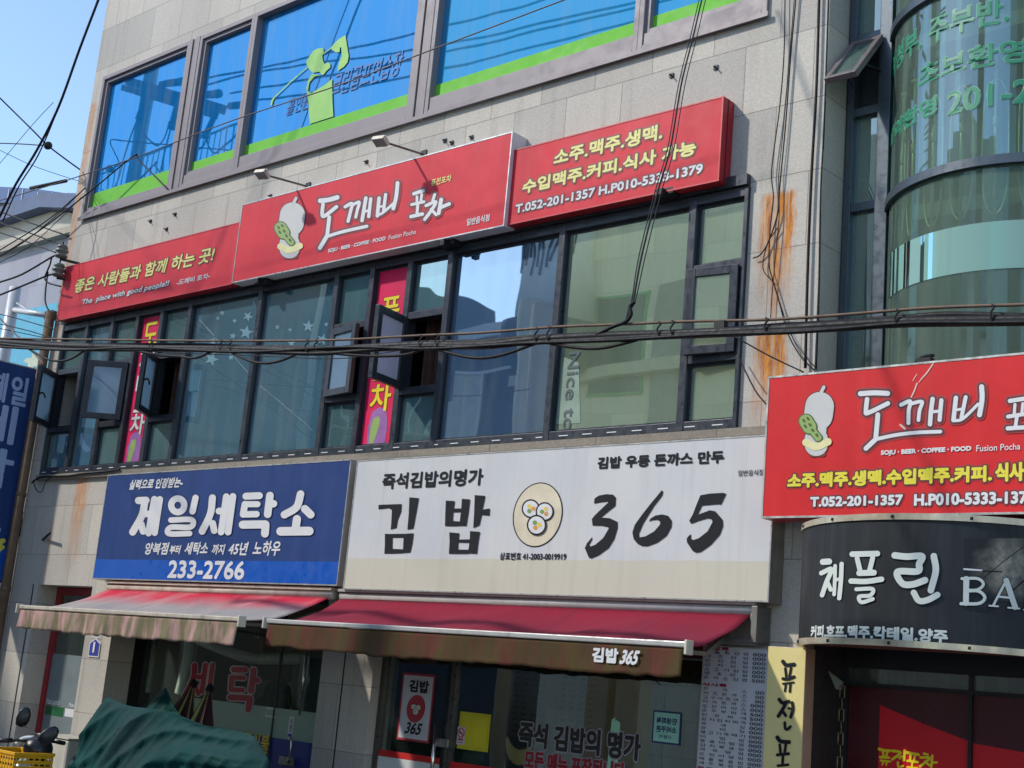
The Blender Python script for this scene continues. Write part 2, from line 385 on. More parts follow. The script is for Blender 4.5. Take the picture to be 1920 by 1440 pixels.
def wall_sheet(x0, x1, z0, z1, ops, y0, depth):
    mb = MB()
    xs = sorted({x0, x1, *[o[0] for o in ops], *[o[1] for o in ops]}); zs = sorted({z0, z1, *[o[2] for o in ops], *[o[3] for o in ops]})
    solid = lambda i, j: 0 <= i < len(xs)-1 and 0 <= j < len(zs)-1 and not any(o[0] <= (xs[i]+xs[i+1])/2 <= o[1] and o[2] <= (zs[j]+zs[j+1])/2 <= o[3] for o in ops)
    for i in range(len(xs)-1):
        for j in range(len(zs)-1):
            if not solid(i, j): continue
            a, b, c, e = xs[i], xs[i+1], zs[j], zs[j+1]
            mb.quad((a, y0, c), (b, y0, c), (b, y0, e), (a, y0, e)); mb.quad((a, y0+depth, c), (a, y0+depth, e), (b, y0+depth, e), (b, y0+depth, c))
            if not solid(i-1, j): mb.quad((a, y0, c), (a, y0, e), (a, y0+depth, e), (a, y0+depth, c))
            if not solid(i+1, j): mb.quad((b, y0, c), (b, y0+depth, c), (b, y0+depth, e), (b, y0, e))
            if not solid(i, j-1): mb.quad((a, y0, c), (a, y0+depth, c), (b, y0+depth, c), (b, y0, c))
            if not solid(i, j+1): mb.quad((a, y0, e), (b, y0, e), (b, y0+depth, e), (a, y0+depth, e))
    return mb
wall_sheet(XL, XR, .0, 12.2, openings, 0.0, .32).build('wall', gran, stone)
mb = MB()
mb.box(XL, XL+.3, .322, 9, 0, 12.2); mb.box(XR-.3, XR, .322, 9, 0, 12.2); mb.box(XL+.3, XR-.3, 8.7, 9, 0, 12.2); mb.box(XL, XR, .0, 9, 12.202, 12.5)
mb.build('side_wall', granite('side_granite', (128, 124, 118), (), .64, .6, .13, .1, axis='y'), stone)
mb = MB()
for z in (2.72, 6.3, 10.2): mb.box(XL+.31, XR-.31, .33, 8.6, z, z+.25)
mb.box(XL+.31, XR-.31, 4.0, 4.1, 0, 12.1)
for x in (P1L+.2, P2L+.3): mb.box(x-.05, x+.05, .33, 3.99, 0, 2.7)
mb.build('interior_walls', M_ROOM, stone)
# stone ledges: below the middle windows, and a dark reveal over them
MB().box(-16.3, -5.5, -.05, -.002, 3.80, 3.865).build('window_ledge', granite('ledge_stone', (138, 130, 118), (), 1.2, .4), stone)
MB().box(-16.27, -5.845, -.06, -.003, 5.84, 5.93).build('window_head_trim', M_FRAME, stone)

def frame(mb, x0, x1, z0, z1, w, y0, y1):
    mb.box(x0, x0+w, y0, y1, z0, z1); mb.box(x1-w, x1, y0, y1, z0, z1); mb.box(x0+w, x1-w, y0, y1, z0, z0+w); mb.box(x0+w, x1-w, y0, y1, z1-w, z1)

# ---- upper windows (blue film with a green band along the bottom)
UZ0, UZ1 = 7.30, 9.32
def upper_window(x0, x1, film, frames, low=.19, band=True, top=9.25):
    mb = MB(); frame(mb, x0, x1, UZ0, UZ1, .055, -.03, .10)
    mb.box(x0+.055, x1-.055, -.018, .09, UZ0+.055, UZ0+low)
    if frames: frame(mb, x0+.055, x1-.055, UZ0+low, UZ1-.055, .045, .0, .085)
    w = mb.build('window', M_MAUVE, stone, bevel=.004)
    e = .10 if frames else .056
    MB().box(x0+e, x1-e, .055, .06, UZ0+low+(.04 if frames else 0), UZ1-(.10 if frames else .056)).build('pane', film, w)
    if band: MB().box(x0+e, x1-e, .048, .0545, UZ0+low+(.04 if frames else 0), 7.655).build('green_film', M_GREENF, w)
    return w
upper_window(-16.27, -14.245, M_BLUEF, True, .09)
upper_window(-14.03, -12.925, M_BLUEF, True, .17)
gw = upper_window(-12.925, -9.985, M_BLUEF, False)
upper_window(-9.77, -7.085, M_BLUEF2, False)
upper_window(-7.085, -5.76, M_BLUEF2, True, .17)
mb = MB()
for x0, x1 in ((-14.243, -14.032), (-9.983, -9.772)):
    mb.box(x0, x0+.06, -.035, .10, UZ0, UZ1); mb.box(x0+.075, x0+.135, -.02, .10, UZ0, UZ1); mb.box(x1-.06, x1, -.035, .10, UZ0, UZ1); mb.box(x0, x1, .02, .09, UZ0, UZ1)
mb.box(-16.3, -5.74, -.05, -.031, UZ0-.03, UZ0+.012)
mb.build('window_mullion', M_MAUVE, stone)
fm = pxmap(.048); og = ((480, 40), 6)
g = [[(755,300),(690,305),(640,335),(600,395),(565,450),(570,490),(600,540),(640,580),(720,565),(730,600),(760,600),(790,560),(835,520),(835,480),(810,460),(770,480),(752,440),(745,390),(765,340)],
     [(1005,155),(930,200),(850,280),(835,305),(870,330),(900,350),(940,345),(945,290),(960,295),(965,390),(935,450),(915,560),(985,515),(1030,460),(1042,390),(1025,280)],
     [(625,590),(585,670),(565,760),(580,850),(595,950),(590,1000),(605,1155),(870,1070),(860,900),(855,645),(780,710),(700,760),(620,810),(585,780),(600,690),(660,620),(720,605),(640,592)],
     [(200,850),(175,885),(160,940),(180,945),(195,885),(215,860)]]
gd = shape(gw, 'golfer_decal', g, *og, fm, M_LIME)
strokes(gw, 'golfer_decal', [([(835,305),(800,330),(760,365)], 11), ([(578,515),(400,670),(205,855)], 11)], *og, fm, M_LIME, d=.006)
textY(gw, '홀인원', (535, 218), (585, 170), .05, M_GHOST, bold=.003, shear=.2, name='faded_lettering')
textY(gw, '스크린골프연습장', (600, 190), (760, 92), .05, M_GHOST, bold=.003, shear=.2, name='faded_lettering')

# ---- middle windows
WZ0, WZ1, TU, TL = 3.87, 5.83, 5.20, 4.45
COLS = [-16.25, -15.65, -15.06, -14.50, -13.98, -13.41, -12.09, -10.82, -10.27, -9.72, -9.16, -7.77, -6.37, -5.84]
FW_ = .07
def mid_window(i, kind, pane):
    x0, x1 = COLS[i], COLS[i+1]; mb = MB()
    a, b = x0+FW_/2, x1-FW_/2
    mb.box(x0-(FW_/2 if i else 0), a, -.035, .10, WZ0, WZ1)
    if i == len(COLS)-2: mb.box(b, x1, -.035, .10, WZ0, WZ1)
    mb.box(a, b, -.03, .10, WZ0, WZ0+.075); mb.box(a, b, -.03, .10, WZ1-.075, WZ1)
    if kind == 'split': mb.box(a, b, -.028, .10, TU-.035, TU+.035); mb.box(a, b, -.028, .10, TL-.035, TL+.035)
    w = mb.build('window', M_FRAME, stone, bevel=.003)
    cells = [(WZ0+.075, WZ1-.075)] if kind != 'split' else [(WZ0+.075, TL-.035), (TU+.035, WZ1-.075)]
    for z0, z1 in cells:
        m2 = MB(); frame(m2, a, b, z0, z1, .022, .015, .05); m2.build('glazing_bead', M_FRAME, w)
        MB().box(a+.022, b-.022, .028, .034, z0+.022, z1-.022).build('pane', pane, w)
    return w
def sash(w, hx, width, ang, side, pane, handle=True, z0=TL+.02, z1=TU-.02):
    """Side-hung sash, hinge line at x = hx, swung ang degrees out over the street."""
    th = R(ang); sx = 1 if side == 'l' else -1
    M = Matrix(((sx*math.cos(th), sx*math.sin(th), 0, hx), (-math.sin(th), math.cos(th), 0, -.035), (0, 0, 1, 0), (0, 0, 0, 1)))
    f = MB()
    for (u0, u1, v0, v1) in ((0, .07, z0, z1), (width-.07, width, z0, z1), (.07, width-.07, z0, z0+.07), (.07, width-.07, z1-.07, z1)): f.box(u0, u1, -.025, .025, v0, v1, M)
    f.build('sash', M_FRAME, w, bevel=.004)
    MB().box(.07, width-.07, -.006, .006, z0+.07, z1-.07, M).build('sash_pane', pane, w)
    if handle:
        zc = (z0+z1)/2
        h = MB().tube([M @ Vector((width-.035, s, z)) for s, z in ((.026, zc), (.05, zc), (.055, zc-.0))], .012, 8)
        h.tube([M @ Vector((u, .055, z)) for u, z in ((width-.035, zc+.01), (width-.09, zc+.02), (width-.15, zc+.0), (width-.17, zc-.03))], .010, 8)
        h.build('sash_handle', M_DARK, w)
def curtain(w, x0, x1):
    mb = MB(); mb.grid(lambda u, v: Vector((x0+(x1-x0)*u, .24+.035*math.sin(u*46)+.02*math.sin(u*17+2), TL-.1+(TU-TL+.2)*v)), 60, 4)
    mb.build('curtain', M_CURT, w)
wA = mid_window(0, 'split', M_PANE2); sash(wA, -16.21, .53, 52, 'l', M_SASHP)
mid_window(1, 'full', M_PANE)
wC = mid_window(2, 'split', M_PANE2); sash(wC, -14.54, .49, 38, 'r', M_SASHP, False)
wD = mid_window(3, 'full', M_PANE)
wE = mid_window(4, 'split', M_PANE2); sash(wE, -13.94, .49, 50, 'l', M_SASHP); curtain(wE, -13.95, -13.42)
wF = mid_window(5, 'full', M_PANE); wG = mid_window(6, 'full', M_PANE)
wH = mid_window(7, 'split', M_PANE2); sash(wH, -10.78, .475, 9, 'l', M_SASHP, False)
wI = mid_window(8, 'full', M_PANE)
wJ = mid_window(9, 'split', M_PANE2); sash(wJ, -9.68, .49, 78, 'l', M_GREY and mirror_glass('milky_sash_pane', (205, 200, 220), .10, (255, 255, 255), .02), False); curtain(wJ, -9.69, -9.17)
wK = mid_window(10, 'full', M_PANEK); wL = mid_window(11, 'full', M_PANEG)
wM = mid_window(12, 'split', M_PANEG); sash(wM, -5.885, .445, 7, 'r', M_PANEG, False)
mb = MB()
x = -16.2
while x < -5.9: mb.box(x, x+.10, -.0335, -.0302, WZ0+.028, WZ0+.036); x += .26
mb.build('weep_slot', M_WHITE, stone)
# star stickers inside two of the panes
M_STAR = mat('star_sticker', (106, 148, 162), .6, 0, .1, 6)
def star(cx, cy, r, rot=0): return [(cx+(r if k % 2 == 0 else r*.42)*math.sin(rot+k*math.pi/5), cy-(r if k % 2 == 0 else r*.42)*math.cos(rot+k*math.pi/5)) for k in range(10)]
shape(wF, 'star_stickers', [star(1385, 430, 42, .2), star(1190, 580, 42, .4), star(1300, 570, 20), star(1250, 320, 18), star(1320, 365, 16), star(1225, 350, 14), star(1395, 340, 30, .5), star(1310, 450, 22, .3), star(1200, 480, 26, .1)], (0, 480), 3, pxmap(.027), M_STAR, d=.002)
shape(wG, 'star_stickers', [star(1735, 395, 36, .1), star(1815, 470, 34, .3), star(1640, 490, 24), star(1560, 400, 16), star(1632, 415, 14), star(1835, 385, 14)], (0, 480), 3, pxmap(.027), M_STAR, d=.002)
# reflection of a projecting advert, painted onto the big right pane
adv = shape(wL, 'painted_advert_reflection', [[(1255,570),(1335,600),(1345,940),(1205,945),(1240,640)]], (640, 480), 3, pxmap(.027), mat('advert_reflection_pale', (136, 156, 138), .6), d=.002)
vs = 'Nice to'
def turned(a, b, d): return Vector((at(1070, 735, .02).x+b, .024-d, at(1075, 735, .02).z-a))
text(wL, vs, turned, (-.36, .34, -.06, .07), mat('advert_reflection_ink', (84, 96, 96), .6), bold=.004, d=.003)

# ================================================================== shop signs
def sign_mat(name, col, var=.10, fade=None, fk=.3):
    t = NT(name); c = lin(col); n = t.rng(t.noise(2.2, 4, .6), .3, .7, 1-var, 1+var*.5)
    n = t.math('MULTIPLY', n, t.rng(t.noise(2.6, 3, .6, stretch=(1, 1, .03)), .3, .7, .90, 1.09)); cc = t.n('ShaderNodeCombineColor'); [t.l(n, cc.inputs[i]) for i in range(3)]
    base = t.mix(1.0, c, cc.outputs[0], 'MULTIPLY')
    st = t.noise(8, 5, .6, stretch=(1, 1, .06)); base = t.mix(t.rng(st, .46, .78, 0, fk*1.5), base, lin(fade or tuple(min(255, v*.8+50) for v in col)))
    MATS[name] = t.done(t.bsdf(base, t.rng(t.noise(5, 3), .3, .7, .45, .6), 0, .25, t.math('ADD', t.noise(3, 2), t.math('MULTIPLY', t.noise(7, 4, .6, stretch=(1, 1, .2)), .35)), .16, .02)); return MATS[name]
def sign(name, label, tl, tr, bl, br, Y, face, side, trim, group=None, tw=.012, back=-.0):
    x0 = (at(*tl, Y).x+at(*bl, Y).x)/2; x1 = (at(*tr, Y).x+at(*br, Y).x)/2
    z1 = (at(*tl, Y).z+at(*tr, Y).z)/2; z0 = (at(*bl, Y).z+at(*br, Y).z)/2
    t = thing(name, label, 'sign', ((x0+x1)/2, Y/2, z0), group)
    MB().box(x0, x1, Y+.004, back-.003, z0, z1).build('box', side, t, bevel=.004)
    MB().box(x0+tw, x1-tw, Y+.0005, Y+.004-.0002, z0+tw, z1-tw).build('face_panel', face, t)
    mb = MB(); frame(mb, x0, x1, z0, z1, tw, Y-.003, Y+.0038); mb.build('edge_trim', trim, t)
    return t, (x0, x1, z0, z1)
M_RED = sign_mat('red_banner_print', (212, 46, 60), .10, (214, 80, 84), .14)
M_RED2 = sign_mat('red_banner_print_deep', (206, 36, 40), .08, (200, 70, 66), .2)
M_REDS = mat('red_sign_side', (168, 24, 40), .45, 0, .12, 5, streak=.2)
M_REDT = mat('red_sign_trim', (196, 60, 64), .45, 0, .1, 5)
HAL = [M_HALO0, M_HALO1]
YS = -.16
# left red sign
sgL, bL = sign('shop_sign', 'long red sign with slanted yellow Korean slogan and English line at the left corner', (122, 500), (447, 418), (107, 603), (437, 531), YS, M_RED, M_REDS, M_REDT)
textY(sgL, '좋은 사람들과 함께 하는 곳!', (138, 551), (406, 461), YS, M_YEL, bold=.011, shear=.18, halo=[M_HALO0, M_HALOB], hr=.028)
textY(sgL, 'The  place with good people!!', (152, 575), (319, 525), YS, M_WHITE, bold=.006, shear=.22, halo=[M_HALO0, M_HALOB], hr=.018)
textY(sgL, '-도깨비 포차-', (331, 536), (396, 511), YS, M_WHITE, bold=.004, shear=.1)
# middle red sign, stands a little further out
YM = -.20
sgM, bM = sign('shop_sign', 'tall red sign with large white brush lettering and a club emblem between two lower signs', (452, 385), (960, 246), (437, 531), (947, 423), YM, M_RED, mat('white_sign_side', (205, 205, 208), .45), M_ALU)
BR_UP = [([(592,208),(650,202),(710,185)], 32), ([(612,232),(606,296),(622,314),(705,250)], 25), ([(655,322),(640,452)], 26), ([(640,456),(720,430),(800,410),(915,385)], 22), ([(640,450),(590,535)], 28),
         ([(765,250),(812,228),(800,290),(785,350)], 23), ([(812,240),(862,218),(850,270),(838,322)], 21), ([(908,190),(893,280),(882,345)], 25), ([(895,285),(935,272)], 17), ([(942,195),(928,318)], 23),
         ([(1000,190),(988,312)], 25), ([(1045,165),(1030,285)], 22), ([(990,308),(1030,288),(1108,218)], 18), ([(997,252),(1036,243)], 15), ([(1128,85),(1118,180),(1098,262)], 26),
         ([(1240,160),(1305,138)], 24), ([(1262,180),(1262,225)], 18), ([(1295,165),(1288,220)], 18), ([(1225,235),(1310,215)], 20), ([(1268,230),(1262,300)], 20), ([(1220,318),(1300,300)], 24),
         ([(1385,165),(1372,205)], 20), ([(1325,242),(1392,215),(1365,270),(1315,338)], 22), ([(1360,268),(1395,305)], 20), ([(1430,200),(1412,295)], 26), ([(1425,255),(1485,230)], 24)]
brush(sgM, BR_UP, (440, 320), 3.692, pxmap(YM), M_WHITE, HAL, 17)
textY(sgM, '퓨전포차', (808, 350), (848, 327), YM, M_YEL, bold=.004, shear=.05)
textY(sgM, 'SOJU · BEER · COFFEE · FOOD', (615, 476), (724, 443), YM, M_WHITE, bold=.005)
textY(sgM, 'Fusion Pocha', (729, 450), (781, 430), YM, M_WHITE, bold=.001)
textY(sgM, '일반음식점', (875, 424), (919, 401), YM, M_WHITE, bold=.003)
M_PALE = mat('pale_grey_print', (198, 196, 192), .5, 0, .05, 5); M_CLUB = mat('leaf_green_print', (142, 168, 92), .5, 0, .08, 6); M_CLUBD = mat('dark_green_print', (66, 88, 44), .5)
M_OUTL = mat('dark_line_print', (70, 40, 40), .5); M_CRM = mat('cream_print', (226, 218, 160), .5)
def emblem(par, cx, cy, h, Y):
    """Plain stand-in for the picture on the sign: a pale two-lobed gourd with a knobbly green club leaning on it."""
    f = pxmap(Y); u = h/100.0
    G = lambda g: [([(cx+3*u, cy-26*u), (cx+1*u, cy-12*u)], 42*u+g), ([(cx, cy+6*u), (cx-1*u, cy+20*u)], 26*u+g), ([(cx-2*u, cy+22*u), (cx-2*u, cy+30*u)], 34*u+g), ([(cx+5*u, cy-46*u), (cx+9*u, cy-54*u)], 5*u+g)]
    strokes(par, 'emblem_outline', G(2.6*u), (0, 0), 1, f, M_OUTL, d=.003)
    strokes(par, 'emblem', G(0), (0, 0), 1, f, M_PALE, d=.005)
    strokes(par, 'emblem_skirt', [([(cx-17*u, cy+27*u), (cx-2*u, cy+33*u), (cx+15*u, cy+26*u)], 11*u)], (0, 0), 1, f, M_CRM, d=.007)
    strokes(par, 'emblem_club_edge', [([(cx-17*u, cy-4*u), (cx-12*u, cy+4*u)], 23*u), ([(cx-12*u, cy+4*u), (cx+1*u, cy+20*u)], 13*u)], (0, 0), 1, f, M_CLUBD, d=.009)
    strokes(par, 'emblem_club', [([(cx-17*u, cy-4*u), (cx-12*u, cy+4*u)], 20*u), ([(cx-12*u, cy+4*u), (cx+1*u, cy+20*u)], 10*u)], (0, 0), 1, f, M_CLUB, d=.0105)
    strokes(par, 'emblem_spots', [([(cx+a*u, cy+b*u), (cx+(a+1.5)*u, cy+(b+2)*u)], 3.2*u) for a, b in ((-21, -6), (-15, -9), (-12, 0), (-19, 2), (-8, 8), (-2, 15))], (0, 0), 1, f, M_CLUBD, d=.0125)
    strokes(par, 'emblem_foot', [([(cx-9*u, cy+44*u), (cx-5*u, cy+45*u)], 8*u), ([(cx+3*u, cy+44*u), (cx+8*u, cy+44*u)], 8*u)], (0, 0), 1, f, mat('brown_print', (110, 46, 40), .5), d=.004)
emblem(sgM, 545, 432, 112, YM)
# right red sign
sgR, bR = sign('shop_sign', 'red sign with two lines of yellow Korean drink names and white telephone numbers', (963, 280), (1360, 181), (947, 425), (1345, 338), YS, M_RED, M_REDS, M_REDT)
MB().box(bR[1]+.002, bR[1]+.004, -.092, -.084, bR[2], bR[3]).build('side_seam', M_DARK, sgR)
textY(sgR, '소주.맥주.생맥.', (1038, 311), (1244, 231), YS, M_YEL, bold=.013, halo=[M_HALO0, M_HALOB], hr=.032)
textY(sgR, '수입맥주.커피.식사 가능', (979, 365), (1307, 261), YS, M_YEL, bold=.013, halo=[M_HALO0, M_HALOB], hr=.032)
textY(sgR, 'T.052-201-1357 H.P010-5333-1379', (966, 401), (1319, 306), YS, M_WHITE, bold=.009, halo=[M_HALO0, M_HALOB], hr=.026)
# brackets of the red signs and the two floodlights on arms
for k, (px, py) in enumerate(((500, 526), (848, 455), (1255, 360))):
    p = at(px, py, -.08); t = MB().box(p.x-.10, p.x+.10, -.16, -.003, p.z-.05, p.z+.01); t.box(p.x-.03, p.x+.03, -.22, -.16, p.z-.07, p.z-.01)
    tag(t.build('sign_bracket', M_DARK, bevel=.006), 'small black steel bracket under the ' + ('left end of the tall red sign', 'right half of the tall red sign', 'red drink name sign')[k], 'bracket')
M_LAMP = mat('lamp_cream_metal', (190, 182, 168), .5, .2, .2, 9, streak=.4)
for k, (bx, by, hx, hy) in enumerate(((578, 351, 492, 326), (795, 291, 714, 264))):
    b = at(bx, by, -.0); Yh = (-.60, -.58)[k]; h = at(hx, hy, Yh)
    t = thing('floodlight', ('left', 'right')[k] and ('rusty arm floodlight over the brush lettered red sign, nearer the building corner', 'rusty arm floodlight over the red sign, nearer the telephone number sign')[k], 'floodlight', b, 'floodlights over the red signs')
    MB().tube([b, Vector((b.x, -.05, b.z)), Vector(h)+Vector((.02, .08, 0))], .012, 8).build('arm', mat('rusty_arm', (120, 100, 92), .7, .2, .3, 12), t)
    MB().box(b.x-.04, b.x+.04, -.012, -.001, b.z-.05, b.z+.05).build('wall_plate', M_DARK, t)
    M = Matrix.Translation(h) @ Matrix.Rotation(R(-28), 4, 'X') @ Matrix.Rotation(R(8), 4, 'Z')
    M = M @ Matrix.Scale(.58, 4)
    hd = MB().box(-.13, .13, -.09, .09, -.05, .03, M); hd.box(-.10, .10, -.06, .08, .03, .055, M); hd.box(-.03, .03, .08, .13, -.01, .04, M)
    for q in range(5): hd.box(-.11, .11, -.05+q*.028, -.042+q*.028, .055, .075, M)
    hd.build('lamp_head', M_LAMP, t, bevel=.006)
    MB().box(-.115, .115, -.075, .075, -.056, -.051, M).build('lens', mat('lamp_lens', (150, 155, 150), .2), t)

# blue laundry sign
YB = -.18
M_NAVY = sign_mat('navy_print', (34, 62, 118), .06, (70, 92, 140), .14); M_BLUE2 = mat('bright_blue_print', (18, 84, 176), .35, 0, .06, 3)
sgB, bB = sign('shop_sign', 'navy blue laundry sign with big white letters and a bright blue strip', (204, 890), (660, 861), (172, 1086), (631, 1098), YB, M_NAVY, mat('sign_side_grey', (176, 172, 166), .5, .2, .15, 5, streak=.4), M_ALU)
zb = at(400, 1051, YB).z
MB().box(bB[0]+.013, bB[1]-.013, YB-.002, YB+.0003, bB[2]+.013, zb).build('blue_strip', M_BLUE2, sgB)
W5 = [([(368,327),(420,325)], 50), ([(412,330),(392,430),(328,545)], 50), ([(388,492),(400,540)], 46), ([(425,420),(455,418)], 46), ([(478,318),(438,552)], 46), ([(516,318),(480,550)], 44),
      ([(640+45*math.cos(a), 360+47*math.sin(a)) for a in [2*math.pi*k/16 for k in range(17)]], 44), ([(763,308),(742,402)], 44),
      ([(592,462),(735,460),(728,510),(592,512),(580,556),(722,555)], 38),
      ([(880,308),(865,420),(808,540)], 48), ([(882,485),(892,535)], 46), ([(925,400),(955,398)], 46), ([(976,300),(940,545)], 46), ([(1022,298),(988,545)], 46),
      ([(1112,297),(1205,293)], 48), ([(1112,352),(1192,352)], 42), ([(1105,352),(1092,422)], 46), ([(1092,423),(1185,421)], 44), ([(1278,292),(1262,422)], 52), ([(1285,350),(1303,349)], 50),
      ([(1090,494),(1246,492)], 56), ([(1248,496),(1243,556)], 54),
      ([(1490,282),(1462,372),(1378,425)], 52), ([(1520,385),(1560,424)], 54), ([(1465,455),(1455,525)], 56), ([(1352,540),(1550,538)], 60)]
brush(sgB, W5, (160, 850), 3.692, pxmap(YB), M_WHITE, mat('navy_glow_print', (34, 40, 80), .5), 5)
textY(sgB, '실력으로 인정받는-', (241, 919), (347, 894), YB, M_WHITE, bold=.010, shear=.25)
for s_, a, b, c, e in (('양복점', 270, 1040, 319, 1017), ('부터', 317, 1039, 341, 1022), ('세탁소', 345, 1040, 394, 1016), ('까지', 396, 1040, 424, 1020), ('45년', 427, 1041, 468, 1016), ('노하우', 473, 1042, 530, 1014)):
    textY(sgB, s_, (a, b), (c, e), YB, M_WHITE, bold=.009, shear=.18)
textY(sgB, '233-2766', (314, 1084), (462, 1052), YB, M_WHITE, bold=.018, d=.006)

# white kimbap sign
YW = -.18
def white_face():
    t = NT('white_sign_print'); sp = t.n('ShaderNodeSeparateXYZ'); t.l(t.pos(), sp.inputs[0])
    base = t.mix(t.rng(t.noise(2, 4), .35, .7), lin((198, 199, 201)), lin((207, 207, 204)))
    zt = t.math('ADD', sp.outputs[2], t.math('MULTIPLY', t.noise(3, 3), .03))
    base = t.mix(t.rng(zt, 2.845, 2.85, .6, 0), base, lin((196, 188, 158)))
    st = t.noise(9, 5, .65, stretch=(1, 1, .05)); base = t.mix(t.rng(st, .52, .8, 0, .3), base, lin((160, 152, 130)))
    return t.done(t.bsdf(base, .5, 0, .25))
sgW, bW = sign('shop_sign', 'wide white sign with black brush letters, oval emblem and number over maroon awning', (672, 862), (1455, 815), (641, 1103), (1442, 1132), YW, white_face(), mat('aged_sign_side', (158, 150, 138), .55, .2, .25, 5, streak=.6), M_ALU)
textY(sgW, '즉석김밥의명가', (716, 918), (908, 878), YW, M_BLACK, bold=.012)
KB = [[(135,488),(185,485),(260,482),(335,480),(330,545),(300,620),(290,685),(240,698),(245,640),(250,530),(225,515),(135,525)], [(400,422),(482,430),(462,540),(435,690),(383,700),(395,560)],
      [(190,735),(256,737),(254,905),(185,905),(190,830)], [(352,736),(437,730),(425,820),(408,895),(344,900)], [(250,736),(356,735),(355,768),(252,768)], [(250,864),(348,868),(348,901),(250,905)],
      [(712,450),(790,455),(780,520),(772,600),(778,670),(705,668),(708,560)], [(850,435),(920,440),(905,560),(888,668),(828,665),(845,520)], [(776,518),(850,518),(847,548),(776,550)], [(770,625),(840,630),(838,667),(770,670)],
      [(960,403),(1050,410),(1025,528),(1090,518),(1085,578),(1020,572),(1000,660),(947,685),(955,560)],
      [(742,722),(828,730),(818,800),(815,905),(738,905),(745,800)], [(920,712),(1005,718),(990,800),(978,905),(903,900),(918,780)], [(813,785),(922,782),(917,810),(813,808)], [(810,870),(910,872),(908,905),(808,905)]]
shape(sgW, 'lettering', KB, (680, 840), 4.571, pxmap(YW), M_BLACK)
N365 = [[(258,500),(262,455),(300,428),(370,415),(430,420),(455,445),(450,520),(320,625),(400,632),(470,665),(470,720),(440,820),(390,900),(300,965),(232,995),(210,985),(175,900),(195,855),(243,800),(240,825),(215,870),(225,887),(270,870),(340,810),(390,725),(385,712),(330,700),(245,698),(238,640),(265,605),(385,490),(380,482),(320,488)],
        [(870,378),(880,395),(870,430),(800,520),(700,680),(662,770),(665,805),(720,795),(800,750),(850,690),(855,665),(830,645),(780,650),(752,662),(765,635),(810,608),(870,597),(925,610),(958,655),(955,710),(910,790),(830,850),(740,885),(690,882),(650,862),(615,820),(603,760),(625,690),(690,600),(760,510)],
        [(1215,425),(1300,410),(1420,403),(1448,412),(1400,510),(1380,505),(1230,518),(1190,600),(1300,560),(1350,570),(1415,645),(1420,700),(1390,780),(1310,870),(1220,935),(1175,943),(1145,925),(1095,850),(1092,815),(1110,790),(1130,775),(1130,815),(1150,828),(1200,812),(1280,750),(1325,665),(1315,640),(1280,632),(1200,655),(1132,682),(1115,655),(1145,600),(1180,510)]]
shape(sgW, 'lettering', N365, (1060, 840), 4.8, pxmap(YW), M_BLACK)
textY(sgW, '상표번호 41-2003-0019919', (937, 1050), (1063, 1036), YW, M_BLACK, bold=.004)
textY(sgW, '김밥 우동 돈까스 만두', (1120, 880), (1359, 844), YW, M_BLACK, bold=.010)
textY(sgW, '일반음식점', (1384, 893), (1432, 880), YW, M_BLACK, bold=.001)
def roll_emblem(par, org, sc, f, oval, ring_m, fill_m, k=1.0):
    cx, cy, rx, ry = oval
    tw = lambda pts: [(x-(y-cy)*.10, y) for x, y in pts]
    e = shape(par, 'emblem_ring', [tw(ell(cx, cy, rx, ry))], org, sc, f, ring_m, d=.003)
    shape(par, 'emblem_oval', [tw(ell(cx, cy, rx*.955, ry*.965))], org, sc, f, fill_m, d=.0045)
    dx = cx-1500; dy = cy-572
    T = lambda P: [(cx+(x-1500)*k, cy+(y-572)*k) for x, y in P]
    M_FIL = [mat('filling_orange', (214, 150, 70), .5), mat('filling_green', (120, 150, 80), .5), mat('filling_yellow', (226, 200, 90), .5)]
    for n, (ox, oy, r) in enumerate(((1440, 520, 78), (1560, 545, 78), (1490, 660, 84))):       # three plain slices of a rice roll
        d0 = .006+n*.004
        shape(par, 'emblem_slice', [T(ell(ox, oy, r, r*1.05, 26))], org, sc, f, M_BLACK, d=d0)
        shape(par, 'emblem_rice', [T(ell(ox, oy, r*.84, r*.88, 24))], org, sc, f, M_WHITE, d=d0+.001)
        for q in range(3): shape(par, 'emblem_filling', [T(ell(ox+r*.30*math.cos(q*2.1+n), oy+r*.30*math.sin(q*2.1+n), r*.24, r*.24, 12))], org, sc, f, M_FIL[q], d=d0+.002)
roll_emblem(sgW, (680, 840), 4.571, pxmap(YW), (1500, 572, 213, 278), M_BLACK, mat('emblem_beige', (216, 204, 178), .5))

